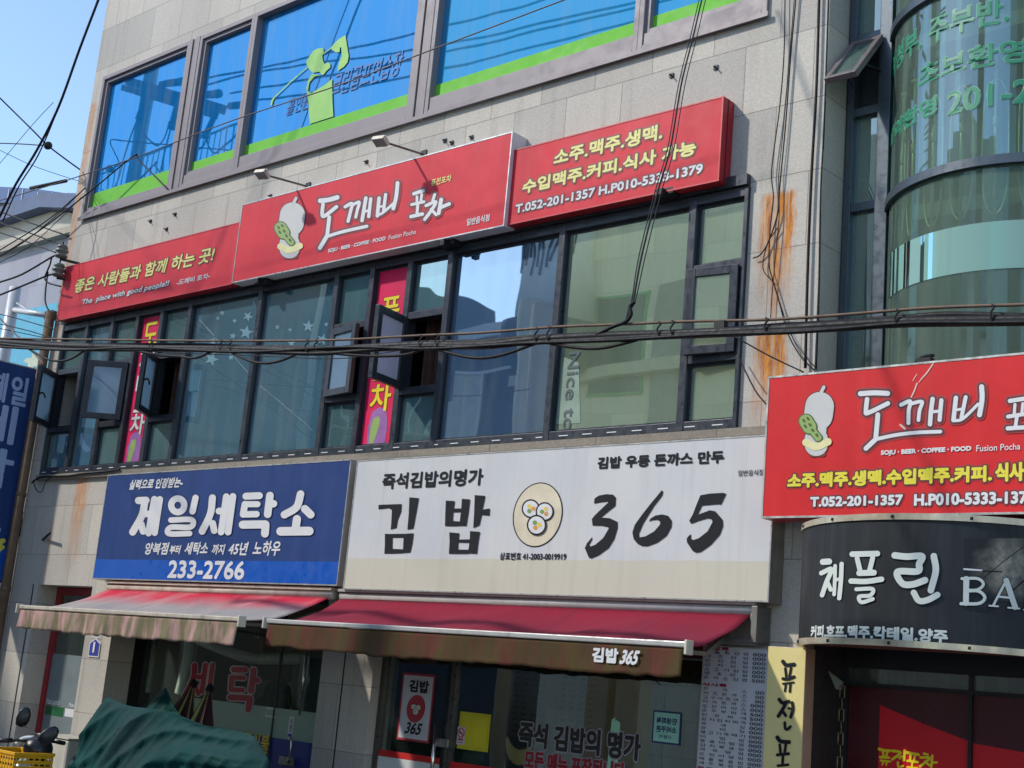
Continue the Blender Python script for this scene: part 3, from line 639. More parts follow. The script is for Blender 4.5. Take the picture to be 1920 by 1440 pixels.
# lower red sign at the right
YR = -.42
sgQ, bQ = sign('shop_sign', 'large red sign with white brush lettering and yellow drink list over the black curved sign', (1442, 707), (2010, 651), (1425, 970), (2000, 965), YR, M_RED2, M_REDS, M_ALU, back=-.20, tw=.014)
fR = pxmap(YR); oR = ((1420, 660), 3.84)
BR_LO = [([(742,300),(840,294),(938,298)], 36), ([(790,340),(782,425),(800,437),(940,370)], 32), ([(868,452),(852,625)], 34), ([(852,628),(1000,597),(1150,580),(1318,573)], 26), ([(850,630),(782,694)], 34),
         ([(1035,380),(1100,355),(1090,420),(1088,512)], 28), ([(1105,372),(1185,358),(1168,420),(1160,490)], 26), ([(1262,338),(1250,430),(1243,520)], 32), ([(1250,432),(1310,425)], 22), ([(1325,348),(1312,488)], 30),
         ([(1430,330),(1412,490)], 32), ([(1500,325),(1470,470)], 28), ([(1412,495),(1480,480),(1590,375)], 22), ([(1420,420),(1482,408)], 19), ([(1615,250),(1618,340),(1600,452)], 36),
         ([(1818,352),(1935,334)], 30), ([(1855,378),(1850,440)], 22), ([(1912,372),(1905,440)], 22), ([(1805,465),(1935,445)], 28), ([(1870,460),(1858,540)], 26), ([(1803,550),(1960,540)], 30)]
brush(sgQ, BR_LO, *oR, fR, M_WHITE, [M_HALO0, M_HALOB], 24)
M_YEL3 = mat('yellow_vinyl', (226, 212, 62), .45, 0, .05, 6)
textY(sgQ, '소주.맥주.생맥.수입맥주.커피.', (1476, 916), (1861, 872), YR, M_YEL3, bold=.013, halo=[M_HALO0, M_HALOB], hr=.026)
textY(sgQ, '식사 가능', (1866, 904), (1985, 863), YR, M_YEL3, bold=.013, halo=[M_HALO0, M_HALOB], hr=.026)
textY(sgQ, 'T.052-201-1357', (1519, 951), (1694, 927), YR, M_WHITE, bold=.010, halo=[M_HALO0, M_HALOB], hr=.022)
textY(sgQ, 'H.P010-5333-1379', (1714, 949), (1943, 920), YR, M_WHITE, bold=.010, halo=[M_HALO0, M_HALOB], hr=.022)
textY(sgQ, 'SOJU · BEER · COFFEE · FOOD', (1652, 856), (1822, 836), YR, M_WHITE, bold=.005)
textY(sgQ, 'Fusion Pocha', (1831, 847), (1914, 831), YR, M_WHITE, bold=.001)
emblem(sgQ, 1533, 795, 128, YR)
M_PEEL = mat('peeled_white', (214, 190, 180), .6)
strokes(sgQ, 'peeled_scratch', [([(1265,85),(1220,150),(1180,195)], 9), ([(1150,225),(1130,280),(1108,325)], 10), ([(1148,160),(1120,205)], 5), ([(1030,525),(1062,552)], 14), ([(1200,170),(1165,215)], 6)], *oR, fR, M_PEEL, d=.003)
p = at(1735, 676, YR+.1)
lb = MB().tube([p+Vector((-.08, 0, -.02)), p+Vector((-.03, 0, .03)), p+Vector((.06, 0, .03))], .012); lb.box(p.x-.05, p.x+.05, p.y-.03, p.y+.03, p.z-.04, p.z+.015)
tag(lb.build('sign_lug', M_DARK), 'small rusty lifting lug on top of the large lower red sign', 'bracket')

# projecting blue sign at the left corner (a plane square to the facade)
XP = -16.70
pb = thing('projecting_sign', 'tall navy blue projecting sign with pale vertical letters at the left edge', 'sign', (XP, -.5, 2.5))
z0, z1 = 2.50, 5.29
MB().box(XP-.16, XP-.003, -1.0, -.02, z0, z1).build('box', mat('navy_sign_side', (40, 50, 90), .5), pb, bevel=.006)
MB().box(XP-.003, XP, -.985, -.035, z0+.42, z1-.015).build('face_panel', M_NAVY, pb)
MB().box(XP-.003, XP+.0005, -.985, -.035, z0+.015, z0+.42).build('blue_strip', M_BLUE2, pb)
mb = MB(); mb.box(XP-.01, XP+.004, -1.0, -.985, z0, z1); mb.box(XP-.01, XP+.004, -.035, -.02, z0, z1); mb.box(XP-.01, XP+.004, -.985, -.035, z1-.015, z1); mb.build('edge_trim', M_ALU, pb)
M_PBL = mat('pale_blue_letter', (158, 178, 216), .5, 0, .06, 5)
sX = planeX(XP)
def boxX(bl, tr): p, q = atx(*bl, XP), atx(*tr, XP); return (p.y, q.y, p.z, q.z)
b1 = boxX((15, 757), (56, 710)); wd = b1[1]-b1[0]
text(pb, '일', sX, b1, M_PBL, bold=.022); text(pb, '제', sX, (b1[0]-wd-.05, b1[0]-.05, b1[2], b1[3]), M_PBL, bold=.022)
for ch, ya, yb in (('세', 836, 764), ('탁', 920, 846), ('소', 998, 952)):
    r = {'세': 36, '탁': 30, '소': 8}[ch]; q = boxX((r-8, ya), (r, yb)); y1 = q[1]
    text(pb, ch, sX, (-.52-(y1+.52), y1, q[2], q[3]), M_PBL, bold=.03)
strokes(pb, 'yellow_flash', [([(-4, 1034), (2, 1016), (6, 1014)], 9), ([(0, 1030), (6, 1026)], 7)], (0, 0), 1, lambda x, y, d: atx(x, y, XP+d), mat('sign_yellow', (216, 208, 80), .5))
mb = MB()
for z in (z0+.3, z1-.3): mb.bar((XP-.08, -.02, z), (XP-.08, .06, z), .05)
mb.bar((XP-.08, .06, z0), (XP-.08, .06, z1), .05); mb.build('mounting_bar', M_DARK, pb)

# banners hanging inside two narrow panes
M_BAN = sign_mat('crimson_banner', (220, 24, 84), .06, (220, 60, 90), .1)
M_BANH = mat('banner_dark_glow', (110, 20, 30), .5)
def banner(i, label, s_, col, ys):
    x0, x1 = COLS[i]+.05, COLS[i+1]-.05; Y = .02; t = thing('window_banner', label, 'banner', ((x0+x1)/2, Y, WZ0), 'vertical banners in the middle windows')
    MB().box(x0, x1, Y-.001, Y+.004, WZ0+.08, WZ1-.08).build('sheet', M_BAN, t)
    c = (x0+x1)/2
    for ch, z, w, h in ys:
        text(t, ch, planeY(Y), (c-w/2, c+w/2, z-h/2, z+h/2), col if ch != '도' else M_YEL2, bold=.014, halo=M_BANH, hr=.022)
    zz = WZ0+.27
    f = planeY(Y); P = lambda pts: [f(c+x, zz+y, .004) for x, y in pts]
    mb = MB(); mb.poly(P([(-.10, -.17), (-.03, -.17), (.02, -.02), (.03, .06), (0, .10), (-.07, .08), (-.10, 0)])); mb.build('club_print', M_CLUB, t)
    mb = MB(); mb.poly([p+Vector((0, .001, 0)) for p in P([(-.13, -.19), (.13, -.19), (.14, .0), (.10, .15), (.0, .19), (-.10, .15), (-.14, 0)])]); mb.build('badge_print', mat('mauve_print', (150, 96, 160), .5), t)
    return t
zI = lambda py: at(715, py, .02).z
banner(3, 'crimson window banner with white vertical letters behind the left open sash', '', M_WHITE, [('도', 5.52, .3, .3), ('깨', 5.2, .3, .28), ('비', 4.9, .3, .28), ('포', 4.68, .26, .24), ('차', 4.42, .30, .26)])
banner(8, 'crimson window banner with yellow vertical letters beside the wide reflecting pane', '', M_YEL2, [('퓨', zI(582), .27, .25), ('전', zI(630), .27, .25), ('포', zI(690), .27, .25), ('차', zI(745), .30, .28)])

# ================================================================== awnings
def awning_mat(name, top, low, blotch, bk, seams):
    t = NT(name); sp = t.n('ShaderNodeSeparateXYZ'); t.l(t.pos(), sp.inputs[0])
    n = t.noise(1.3, 4, .6); w = t.math('ADD', sp.outputs[2], t.math('MULTIPLY', t.math('SUBTRACT', n, .5), .16))
    base = t.mix(t.rng(w, 2.26, 2.40), lin(low), lin(top))
    b2 = t.noise(2.6, 5, .65, stretch=(1, .35, .35)); base = t.mix(t.rng(b2, .45, .75, 0, bk), base, lin(blotch))
    s = t.math('PINGPONG', t.math('ADD', sp.outputs[0], .3), seams/2)
    base = t.mix(t.rng(s, 0, .012, .35, 0), base, lin((60, 24, 30)))
    MATS[name] = t.done(t.bsdf(base, .85, 0, .2, t.math('ADD', t.noise(9, 4, .6, stretch=(1, .3, 1)), t.math('MULTIPLY', t.noise(300, 1), .15)), .45, .02)); return MATS[name]
def valance_mat(name, base, stain, k, st2, k2):
    t = NT(name)
    b = t.mix(t.rng(t.noise(7, 5, .6, stretch=(1, 1, .22)), .39, .55, 0, k), lin(base), lin(stain))
    b = t.mix(t.rng(t.noise(3, 4, .6, stretch=(1, 1, .5), off=(3, 1, 2)), .45, .7, 0, k2), b, lin(st2))
    MATS[name] = t.done(t.bsdf(b, .85, 0, .2, t.noise(14, 4, .6, stretch=(1, 1, .3)), .4, .02)); return MATS[name]
def awning(name, label, x0, x1, yf, zb, zf, vh, fab, val, barm, arm_right, wob=.022):
    yb = -.13
    t = thing(name, label, 'awning', ((x0+x1)/2, yf/2, zf), 'awnings over the shop fronts')
    n = max(3, int((x1-x0)/1.2))
    def top(u, v): 
        sag = .035*math.sin(math.pi*v)*(1+.9*math.cos(u*n*2*math.pi)) + .008*math.sin((u*(x1-x0)+v*1.4)*7)*math.sin(math.pi*v)
        return Vector((x0+(x1-x0)*u, yb+(yf-yb)*v, zb+(zf-zb)*v-sag+.006*math.sin(u*60+v*9)*v))
    mb = MB(); mb.grid(top, 60, 12); mb.build('fabric', fab, t, thick=.006)
    rnd = [random.uniform(-1, 1) for _ in range(400)]
    def vl(u, v):
        k = u*48; i = int(k); q = rnd[i]*(1-(k-i))+rnd[i+1]*(k-i); ext = .012*q*v
        slant = .0
        return Vector((x0+(x1-x0)*u + slant, yf-.012+wob*math.sin(u*(x1-x0)*11+q*1.6)*v-.01*v, zf-.015-(vh+ext)*v-.012*math.sin(u*math.pi)*v))
    mb = MB(); mb.grid(vl, 140, 8); mb.build('valance', val, t, thick=.004)
    mb = MB(); mb.box(x0-.03, x1+.03, yf-.03, yf+.02, zf-.012, zf+.028); mb.build('front_bar', barm, t, bevel=.008)
    mb = MB(); mb.tube([(x0-.01, yb+.03, zb+.03), (x1+.04, yb+.03, zb+.03)], .045, 12); mb.box(x0-.02, x1+.05, -.16, -.004, zb+.07, zb+.095); mb.build('roller_tube', barm, t)
    mb = MB()
    for x in (x0+.25, x1-.25): mb.bar((x, -.05, zb-.14), (x+.10, yf*.5, zb-.31), .035); mb.bar((x+.10, yf*.5, zb-.31), (x, yf+.05, zf-.03), .03)
    mb.build('folding_arm', mat('awning_arm', (140, 138, 132), .5, .4, .15, 8), t)
    if arm_right:
        mb = MB(); mb.box(x1+.05, x1+.10, -.20, -.02, zb-.20, zb+.06); mb.tube([(x1+.02, -.12, zb-.02), (x1+.09, -.12, zb-.02)], .05, 12); mb.box(x1-.6, x1+.08, -.16, -.12, zb-.22, zb-.17)
        mb.build('end_bracket', mat('bracket_grey', (120, 118, 112), .6, .4, .2, 8), t, bevel=.005)
    mb = MB(); mb.box(x0-.05, x0-.028, yf-.05, yf+.035, zf-.06, zf+.04); mb.box(x1+.028, x1+.05, yf-.05, yf+.035, zf-.06, zf+.04); mb.build('bar_end_cap', M_CREAM, t, bevel=.006)
    return t
M_ALUW = mat('white_coated_bar', (178, 176, 172), .4, .1, .12, 6, streak=.3)
awning('awning', 'faded pink and grey awning with mossy valance over the laundry front', -14.115, -10.25, -1.13, 2.46, 2.155, .205,
       awning_mat('faded_red_fabric', (198, 42, 66), (152, 146, 144), (188, 170, 164), .6, 1.0), valance_mat('mossy_pink_valance', (186, 146, 142), (110, 106, 78), .95, (152, 136, 116), .55), mat('old_white_bar', (190, 180, 165), .6, .1, .25, 7, streak=.5), False)
aw = awning('awning', 'maroon awning with dark brown stained valance over the white doored snack shop', -10.08, -5.56, -.925, 2.45, 2.165, .20,
       awning_mat('maroon_fabric', (138, 28, 50), (128, 34, 54), (112, 40, 56), .5, .98), valance_mat('brown_stained_valance', (96, 52, 42), (74, 68, 36), .8, (60, 46, 34), .6), M_ALUW, True, .008)
f = pxmap(-.965)
textY(aw, '김밥', (1110, 1241), (1161, 1216), -.955, M_WHITE, bold=.012, d=.004)
textY(aw, '365', (1161, 1245), (1202, 1220), -.955, M_WHITE, bold=.010, shear=.3, d=.004)

# ================================================================== curved glass building
glassb = thing('glass_building', 'blue green glass building with curved bay and green letters next to the granite block', 'building', (-3.0, 2.0, 0))
GCX, GCY, GR = -3.95, .78, .97
M_GFR = mat('blue_grey_mullion', (78, 88, 96), .38, .4, .12, 6, streak=.2)
M_CURVE = clear_glass('curved_teal_glass', (214, 230, 218), .15, .012, .22, (150, 172, 160), .06, (.55, .74, .80, 1))
M_GP = mirror_glass('strip_pane', (84, 104, 98), .30, (215, 232, 222), .03, 1.4, .22)
ga, gb = R(26.5), R(150)
def carc(r, z, n=48, a=ga, b=gb): return [Vector((GCX-r*math.cos(a+(b-a)*i/n), GCY-r*math.sin(a+(b-a)*i/n), z)) for i in range(n+1)]
def cyl_sheet(mb, r0, r1, z0, z1, a=ga, b=gb, n=48):
    A, B = carc(r0, z0, n, a, b), carc(r1, z0, n, a, b); up = Vector((0, 0, z1-z0)); P = A+[p+up for p in A]+B+[p+up for p in B]; m = n+1
    for i in range(n):
        mb.add([A[i], A[i+1], A[i+1]+up, A[i]+up], [(0,1,2,3)], True); mb.add([B[i], B[i+1], B[i+1]+up, B[i]+up], [(3,2,1,0)], True)
        mb.add([A[i]+up, A[i+1]+up, B[i+1]+up, B[i]+up], [(0,1,2,3)]); mb.add([A[i], A[i+1], B[i+1], B[i]], [(3,2,1,0)])
    for i in (0, n): mb.add([A[i], B[i], B[i]+up, A[i]+up], [(0,1,2,3)])
    return mb
for z0, z1 in ((3.0, 5.545), (5.615, 6.945), (7.015, 9.4)): cyl_sheet(MB(), GR, GR-.008, z0, z1).build('curved_pane', M_CURVE, glassb)
mb = MB()
for z in (5.58, 6.98): cyl_sheet(mb, GR+.035, GR-.05, z-.033, z+.033)
mb.build('curved_band', M_GFR, glassb)
XG0, XG1 = -5.185, -4.865
mb = MB()
for x0, x1 in ((XG0, XG0+.06), (XG1-.055, XG1+.05)): mb.box(x0, x1, .30, .42, 3, 9.4)
for z in (5.63, 6.42, 7.05): mb.box(XG0+.06, XG1-.055, .31, .41, z-.035, z+.035)
mb.build('strip_frame', M_GFR, glassb, bevel=.004)
for z0, z1 in ((3, 5.595), (5.665, 6.385), (7.085, 9.4)): MB().box(XG0+.06, XG1-.055, .36, .37, z0, z1).build('strip_pane', M_GP, glassb)
MB().box(XG0+.06, XG1-.055, .40, .41, 6.455, 7.015).build('strip_pane', mat('dark_inside', (52, 60, 60), .8), glassb)
# top-hung sash of the strip, pushed out at the bottom
M = Matrix.Translation((0, .30, 7.0)) @ Matrix.Rotation(R(-40), 4, 'X')
sh = MB(); w0, w1 = XG0+.03, XG1-.02
for (a, b, c, e) in ((w0, w0+.045, -.62, 0), (w1-.045, w1, -.62, 0), (w0+.045, w1-.045, -.62, -.575), (w0+.045, w1-.045, -.045, 0)): sh.box(a, b, -.03, .02, c, e, M)
sh.build('top_hung_sash', mat('mauve_sash', (120, 110, 110), .45, .3, .1, 5), glassb, bevel=.004)
MB().box(w0+.045, w1-.045, -.008, -.002, -.575, -.045, M).build('sash_pane', M_GP, glassb)
mb = MB(); 
for x in (w0+.02, w1-.02): mb.bar((x, .30, 6.72), M @ Vector((x, .01, -.42)), .016)
mb.build('sash_stay', M_DARK, glassb)
# rest of the body behind the glass
body = MB(); body.box(-5.19, 6, 3.4, 9, 0, 12); body.box(-5.19, -5.18, .42, 3.4, 2.9, 12); body.box(-2.98, 6, .3, 3.4, 0, 12)
body.build('wall', granite('glass_building_wall', (122, 126, 122), (), .7, .6), glassb)
mb = MB()
for z in (2.85, 5.56, 6.96, 9.4): mb.box(-5.17, -2.99, .45, 3.39, z-.06, z+.06)
mb.build('floor_slab', mat('slab_grey', (150, 152, 146), .8, 0, .15, 2), glassb)
mb = MB(); mb.grid(lambda u, v: Vector((-4.9+1.9*u, 1.35+.05*math.sin(u*40), 2.95+6.4*v)), 80, 2); mb.build('curtain', mat('pale_curtain', (150, 158, 146), .9, 0, .2, 2), glassb)
cyl_sheet(MB(), GR+.003, GR+.0008, atcyl(1800, 512, GCX, GCY, GR).z, atcyl(1800, 424, GCX, GCY, GR).z, R(40)).build('aqua_reflection_patch', mirror_glass('aqua_reflection_patch', (128, 168, 158), .0, (160, 200, 196), .03, drip=.4), glassb)  # pale aqua patch paints a reflection onto the curved glass
# green letters on the curved pane
sC = cyl(GCX, GCY, GR)
M_GRL = mat('green_vinyl_letter', (46, 134, 100), .45, 0, .08, 5); M_GRO = mat('pale_letter_edge', (120, 178, 160), .5)
def boxC(bl, tr, g_=(GCX, GCY, GR)):
    p, q = atcyl(*bl, *g_), atcyl(*tr, *g_); an = lambda v: g_[2]*math.atan2(g_[1]-v.y, g_[0]-v.x)
    return (an(p), an(q), p.z, q.z)
for s_, bl, tr in (('여성부. 주부반.', (1660, 158), (1893, -8)), ('초보환영', (1722, 168), (1927, 72)), ('예약환영', (1652, 285), (1757, 178)), ('201-2', (1776, 218), (1935, 148))):
    text(glassb, s_, sC, boxC(bl, tr), M_GRL, bold=.010, halo=M_GRO, hr=.008)
# ornate steel railing standing behind the curved pane
M_RAIL = mat('pale_champagne_steel', (214, 212, 190), .35, .35, .05, 8)
rl = thing('ornate_railing', 'polished steel railing of turned posts and oval loops behind the curved glass', 'railing', (-3.95, 0, 4.9))
mb = MB(); lp = MB(); rr = GR-.07
for k in range(8):
    a = R(38+k*15.5); q = lambda da, z: Vector((GCX-rr*math.cos(a+da), GCY-rr*math.sin(a+da), z))
    mb.tube([q(0, 5.05), q(0, 6.42)], .013, 8)
    mb.lathe([(.013, -.04), (.024, -.02), (.016, 0), (.024, .02), (.013, .04)], Matrix.Translation(q(0, 5.9)), 10); mb.lathe([(.012, -.02), (.03, 0), (.03, .015), (.012, .03)], Matrix.Translation(q(0, 6.42)), 10)
    lp.tube([q(.10*math.sin(w), 5.72+.50*math.copysign(abs(math.cos(w))**.6, math.cos(w))) for w in [2*math.pi*i/28 for i in range(29)]], .007, 6)
mb.build('post', M_RAIL, rl); lp.build('loop', M_RAIL, rl)
MB().tube([Vector((GCX-rr*math.cos(R(x)), GCY-rr*math.sin(R(x)), 5.06)) for x in range(30, 151, 4)], .014).build('rail', M_RAIL, rl)

# ================================================================== black curved sign of the bar
BCX, BCY, BRR = -4.12, .12, 1.02
bar = thing('curved_sign', 'black curved sign with white brush lettering over the dark red doors', 'sign', (BCX, -.4, 2.25))
def barc(r, z, a=R(2), b=R(178), n=60): return [Vector((BCX-r*math.cos(a+(b-a)*i/n), BCY-r*math.sin(a+(b-a)*i/n), z)) for i in range(n+1)]
def bsheet(r0, r1, z0, z1):
    mb = MB(); A, B = barc(r0, z0), barc(r1, z0); up = Vector((0, 0, z1-z0))
    for i in range(len(A)-1):
        mb.add([A[i], A[i+1], A[i+1]+up, A[i]+up], [(0,1,2,3)], True); mb.add([B[i], B[i+1], B[i+1]+up, B[i]+up], [(3,2,1,0)], True)
        mb.add([A[i]+up, A[i+1]+up, B[i+1]+up, B[i]+up], [(0,1,2,3)]); mb.add([A[i], A[i+1], B[i+1], B[i]], [(3,2,1,0)])
    return mb
BZ0, BZ1 = 2.235, 3.05
bsheet(BRR, BRR-.02, BZ0+.04, BZ1-.04).build('face_panel', sign_mat('charcoal_print', (34, 37, 40), .12, (66, 70, 74), .3), bar)
M_BTR = mat('cream_steel_trim', (196, 184, 160), .35, .5, .25, 4, streak=.4)
bsheet(BRR+.012, BRR-.03, BZ0, BZ0+.0395).build('trim_ring', M_BTR, bar); bsheet(BRR+.012, BRR-.03, BZ1-.0395, BZ1).build('trim_ring', M_BTR, bar)
M_SOF = mat('brown_soffit', (96, 62, 54), .7, 0, .2, 3, streak=.2)
mb = MB(); A = barc(BRR-.035, BZ0+.03); mb.add(A+[p+Vector((0, 0, .03)) for p in A], [tuple(range(len(A))), tuple(range(len(A), 2*len(A)))[::-1]]); mb.build('soffit', M_SOF, bar)
mb = MB(); A = barc(BRR-.035, BZ1-.05); mb.add(A+[p+Vector((0, 0, .03)) for p in A], [tuple(range(len(A))), tuple(range(len(A), 2*len(A)))[::-1]]); mb.build('top_cover', M_DARK, bar)
mb = MB()
for i in range(4, 58, 9):
    for z in (BZ0+.02, BZ1-.02): p = barc(BRR+.014, z)[i]; mb.lathe([(.009, -.009), (.009, .009)], Matrix.Translation(p), 8)
mb.build('trim_screw', M_DARK, bar)
G3 = (BCX, BCY, BRR); sB = cyl(*G3)
def cmap(x, y, d):
    return atcyl(x, y, BCX, BCY, BRR+d)
BB = [([(275,408),(325,405)], 50), ([(262,500),(345,468),(305,570),(268,680)], 38), ([(315,580),(338,635)], 34), ([(375,440),(372,560),(366,675)], 30), ([(378,560),(420,540)], 24), ([(428,425),(422,560),(408,705)], 36),
      ([(515,345),(720,340)], 46), ([(555,380),(580,485)], 40), ([(682,375),(655,485)], 40), ([(572,500),(692,496)], 48), ([(505,565),(630,568),(755,550)], 44), ([(548,632),(680,630),(662,682),(572,692),(592,738),(682,712)], 32),
      ([(862,355),(960,365),(1085,362),(1062,425),(1050,485),(885,490),(925,585),(1010,592),(1110,558)], 54), ([(1182,362),(1198,480),(1158,640)], 54), ([(1018,660),(1060,725),(1130,720),(1212,678)], 50),
      ([(1448,548),(1445,745)], 48), ([(1412,545),(1540,545),(1588,590),(1540,636),(1455,640)], 24), ([(1455,645),(1550,648),(1600,700),(1550,748),(1405,750)], 26),
      ([(1775,560),(1670,762)], 20), ([(1775,560),(1848,778)], 46), ([(1705,692),(1820,702)], 18), ([(1636,766),(1708,772)], 14), ([(1790,783),(1882,790)], 14),
      ([(1960,590),(1955,800)], 46), ([(1930,585),(2050,595),(2090,640),(2050,690),(1965,690)], 24), ([(2020,695),(2100,815)], 40), ([(1920,800),(2000,806)], 14)]
# photo print on the right of the sign (a blurred sheet of music)
pr = MB(); pts = [(1500,330),(1560,245),(1700,262),(1850,300),(1960,250),(2060,330),(2080,640),(1940,700),(1830,720),(1700,640),(1560,560),(1470,430)]
pr.grid(lambda u, v: cmap(1480+(1430+700*u)/4.364, 960+(215+520*v)/4.364, .0015), 60, 20)
def photo_mat():
    t = NT('sepia_photo_print'); n = t.rng(t.noise(9, 5, .6), .35, .62); cc_ = cmap(1480+1800/4.364, 960+450/4.364, 0)
    v = t.n('ShaderNodeVectorMath', operation='DISTANCE'); t.l(t.pos(), v.inputs[0]); v.inputs[1].default_value = cc_
    e = t.math('ADD', v.outputs['Value'], t.math('MULTIPLY', t.math('SUBTRACT', t.noise(6, 3), .5), .18))
    c = t.mix(n, lin((88, 86, 82)), lin((172, 166, 150))); c = t.mix(t.rng(e, .04, .22), c, lin((34, 37, 40))); return t.done(t.bsdf(c, .55, 0, .25))
pr.build('photo_print', photo_mat(), bar)
strokes(bar, 'photo_lines', [([(1590,540),(1760,400),(1915,285)], 7), ([(1820,650),(1920,560)], 12), ([(1580,480),(1740,490)], 10)], (1480, 960), 4.364, cmap, M_BLACK, d=.003, res=14)
strokes(bar, 'photo_dash', [([(1430,467),(1580,478)], 14)], (1480, 960), 4.364, cmap, M_WHITE, d=.003, res=14)
brush(bar, BB, (1480, 960), 4.364, cmap, mat('grey_white_vinyl', (200, 206, 200), .5, 0, .05, 4), M_BLACK, 5, d=.006, res=14)
text(bar, '커피.호프.맥주.칵테일.양주', sB, boxC((1521, 1197), (1778, 1181), G3), mat('grey_white_vinyl', (200, 206, 200)), bold=.009, d=.004)

# ================================================================== ground floor shop fronts
GL = clear_glass('shop_glass', (238, 244, 240), .10, .01, .06, (150, 172, 158), .008)
GK = clear_glass('snack_shop_glass', (226, 234, 228), .18, .01, .04, (120, 130, 120), .008)
# -- narrow pizza entrance at the far left
Yd = .29
sf = MB(); frame(sf, DOOR0+.005, P1L-.005, .13, GZ-.01, .085, Yd-.03, Yd+.04)
pz = sf.build('shop_front', mat('red_door_frame', (150, 38, 46), .45, .1, .12, 5, streak=.15), stone)
MB().box(DOOR0+.09, P1L-.09, Yd, Yd+.006, .215, GZ-.095).build('glass_pane', GL, pz)
MB().box(DOOR0+.09, P1L-.09, Yd-.0003, Yd-.0001, .215, at(150, 1230, Yd).z).build('frosted_film', mat('grey_frost_film', (112, 124, 126), .6, 0, .12, 3), pz)
textY(pz, "Pizza palm's", (86, 1322), (114, 1312), Yd-.002, M_WHITE, bold=.002, shear=.15)
textY(pz, 'Pizza', (129, 1325), (141, 1319), Yd-.002, M_WHITE, bold=.002, shear=.15)
q = boxY((84, 1339), (120, 1327), Yd); MB().box(q[0], q[1], Yd-.003, Yd-.0005, q[2], q[3]).build('green_sticker', mat('green_sticker', (24, 92, 52), .5), pz)
q = boxY((121, 1343), (150, 1332), Yd); MB().box(q[0], q[1], Yd-.004, Yd-.0015, q[2], q[3]).build('white_sticker', M_WHITE, pz)
dk = mat('dark_stone_jamb', (84, 82, 84), .75, 0, .25, 30)
# -- laundry front
Yl = .47
xs = [P1R+.003, -12.95, P2L-.003]
sf = MB(); frame(sf, xs[0], xs[2], .13, GZ-.01, .05, Yl-.03, Yl+.04); sf.box(-11.62, -11.60, Yl-.012, Yl+.018, .18, GZ-.06)
lf = sf.build('shop_front', mat('dark_front_frame', (52, 54, 56), .4, .3, .1, 6), stone)
MB().box(xs[0]+.05, -11.62, Yl, Yl+.008, .18, GZ-.06).build('glass_pane', GL, lf); MB().box(-11.60, xs[2]-.05, Yl, Yl+.008, .18, GZ-.06).build('glass_pane', GL, lf)
zf, zb_ = at(500, 1325, Yl).z, at(500, 1381, Yl).z
MB().box(-13.05, xs[2]-.05, Yl-.0012, Yl-.0004, zb_, zf).build('frosted_film', mat('sage_frost_film', (150, 176, 158), .6, 0, .12, 2), lf)
MB().box(-13.05, xs[2]-.05, Yl-.0012, Yl-.0004, .18, zb_-.001).build('blue_film', mat('navy_film', (36, 54, 136), .45, 0, .08, 3), lf)
RD = mat('red_vinyl_letter', (158, 30, 44), .5, 0, .06, 5)
LS = [([(408,325),(395,440),(318,600)], 48), ([(440,430),(475,425)], 44), ([(505,322),(472,560)], 44), ([(568,320),(520,680)], 40), ([(418,520),(440,580)], 40),
      ([(760,362),(860,364)], 54), ([(755,432),(850,438)], 42), ([(742,432),(734,542)], 46), ([(738,542),(838,546)], 44), ([(940,368),(915,552)], 54), ([(950,455),(975,458)], 50), ([(728,612),(905,620)], 54), ([(906,622),(890,722)], 54)]
brush(lf, LS, (280, 1180), 4.8, pxmap(Yl-.002), RD, mat('pale_pink_outline', (190, 176, 176), .5), 10)
textY(lf, '커튼 / 가죽이불', (395, 1397), (507, 1378), Yl-.002, M_YEL2, bold=.008)
q = boxY((497, 1344), (520, 1328), Yl); mb = MB()
for (a, b, c, e) in ((q[0], q[1], q[3]-.02, q[3]), (q[0], q[1], q[2], q[2]+.02), (q[0], q[0]+.02, q[2], q[2]+.05), (q[1]-.02, q[1], q[3]-.05, q[3])): mb.box(a, b, Yl-.004, Yl-.002, c, e)
mb.build('bracket_sticker', M_WHITE, lf)
q = boxY((539, 1383), (553, 1344), Yl); st_ = MB().box(q[0], q[1], Yl-.006, Yl-.0022, q[2], q[3]).build('pull_sticker', M_WHITE, lf)
for i, ch in enumerate('당기세요'):
    zc = q[3]-.035-i*(q[3]-q[2]-.09)/4; text(lf, ch, planeY(Yl-.0062), ((q[0]+q[1])/2-.018, (q[0]+q[1])/2+.018, zc-.022, zc+.014), M_BLACK, bold=.001, d=.001)
MB().box(q[0]+.008, q[1]-.008, Yl-.0075, Yl-.0065, q[2]+.008, q[2]+.04).build('sticker_badge', mat('sticker_blue', (44, 60, 150), .5), lf)
hp = at(551, 1384, Yl-.05); hb = at(552, 1432, Yl-.05); h = MB()
h.tube(smooth([(hp.x-.10, Yl-.004, hp.z), (hp.x-.05, Yl-.07, hp.z), (hp.x, Yl-.08, hp.z-.03), (hp.x+.005, Yl-.08, hb.z+.05), (hp.x-.03, Yl-.07, hb.z+.01), (hp.x-.10, Yl-.004, hb.z)], 4), .013, 8)
h.build('door_handle', M_STEEL, lf)
lk = at(537, 1427, Yl-.01); MB().box(lk.x-.10, lk.x+.13, Yl-.03, Yl-.003, lk.z-.04, lk.z+.04).build('door_lock', mat('brushed_lock', (170, 168, 162), .35, .8, .1, 10), lf, bevel=.006)
xl = at(574, 1245, Yl-.02).x; MB().tube([(xl, Yl-.03, 2.0), (xl-.0, Yl-.03, 1.32)], .012, 8).build('pull_bar', M_STEEL, lf)
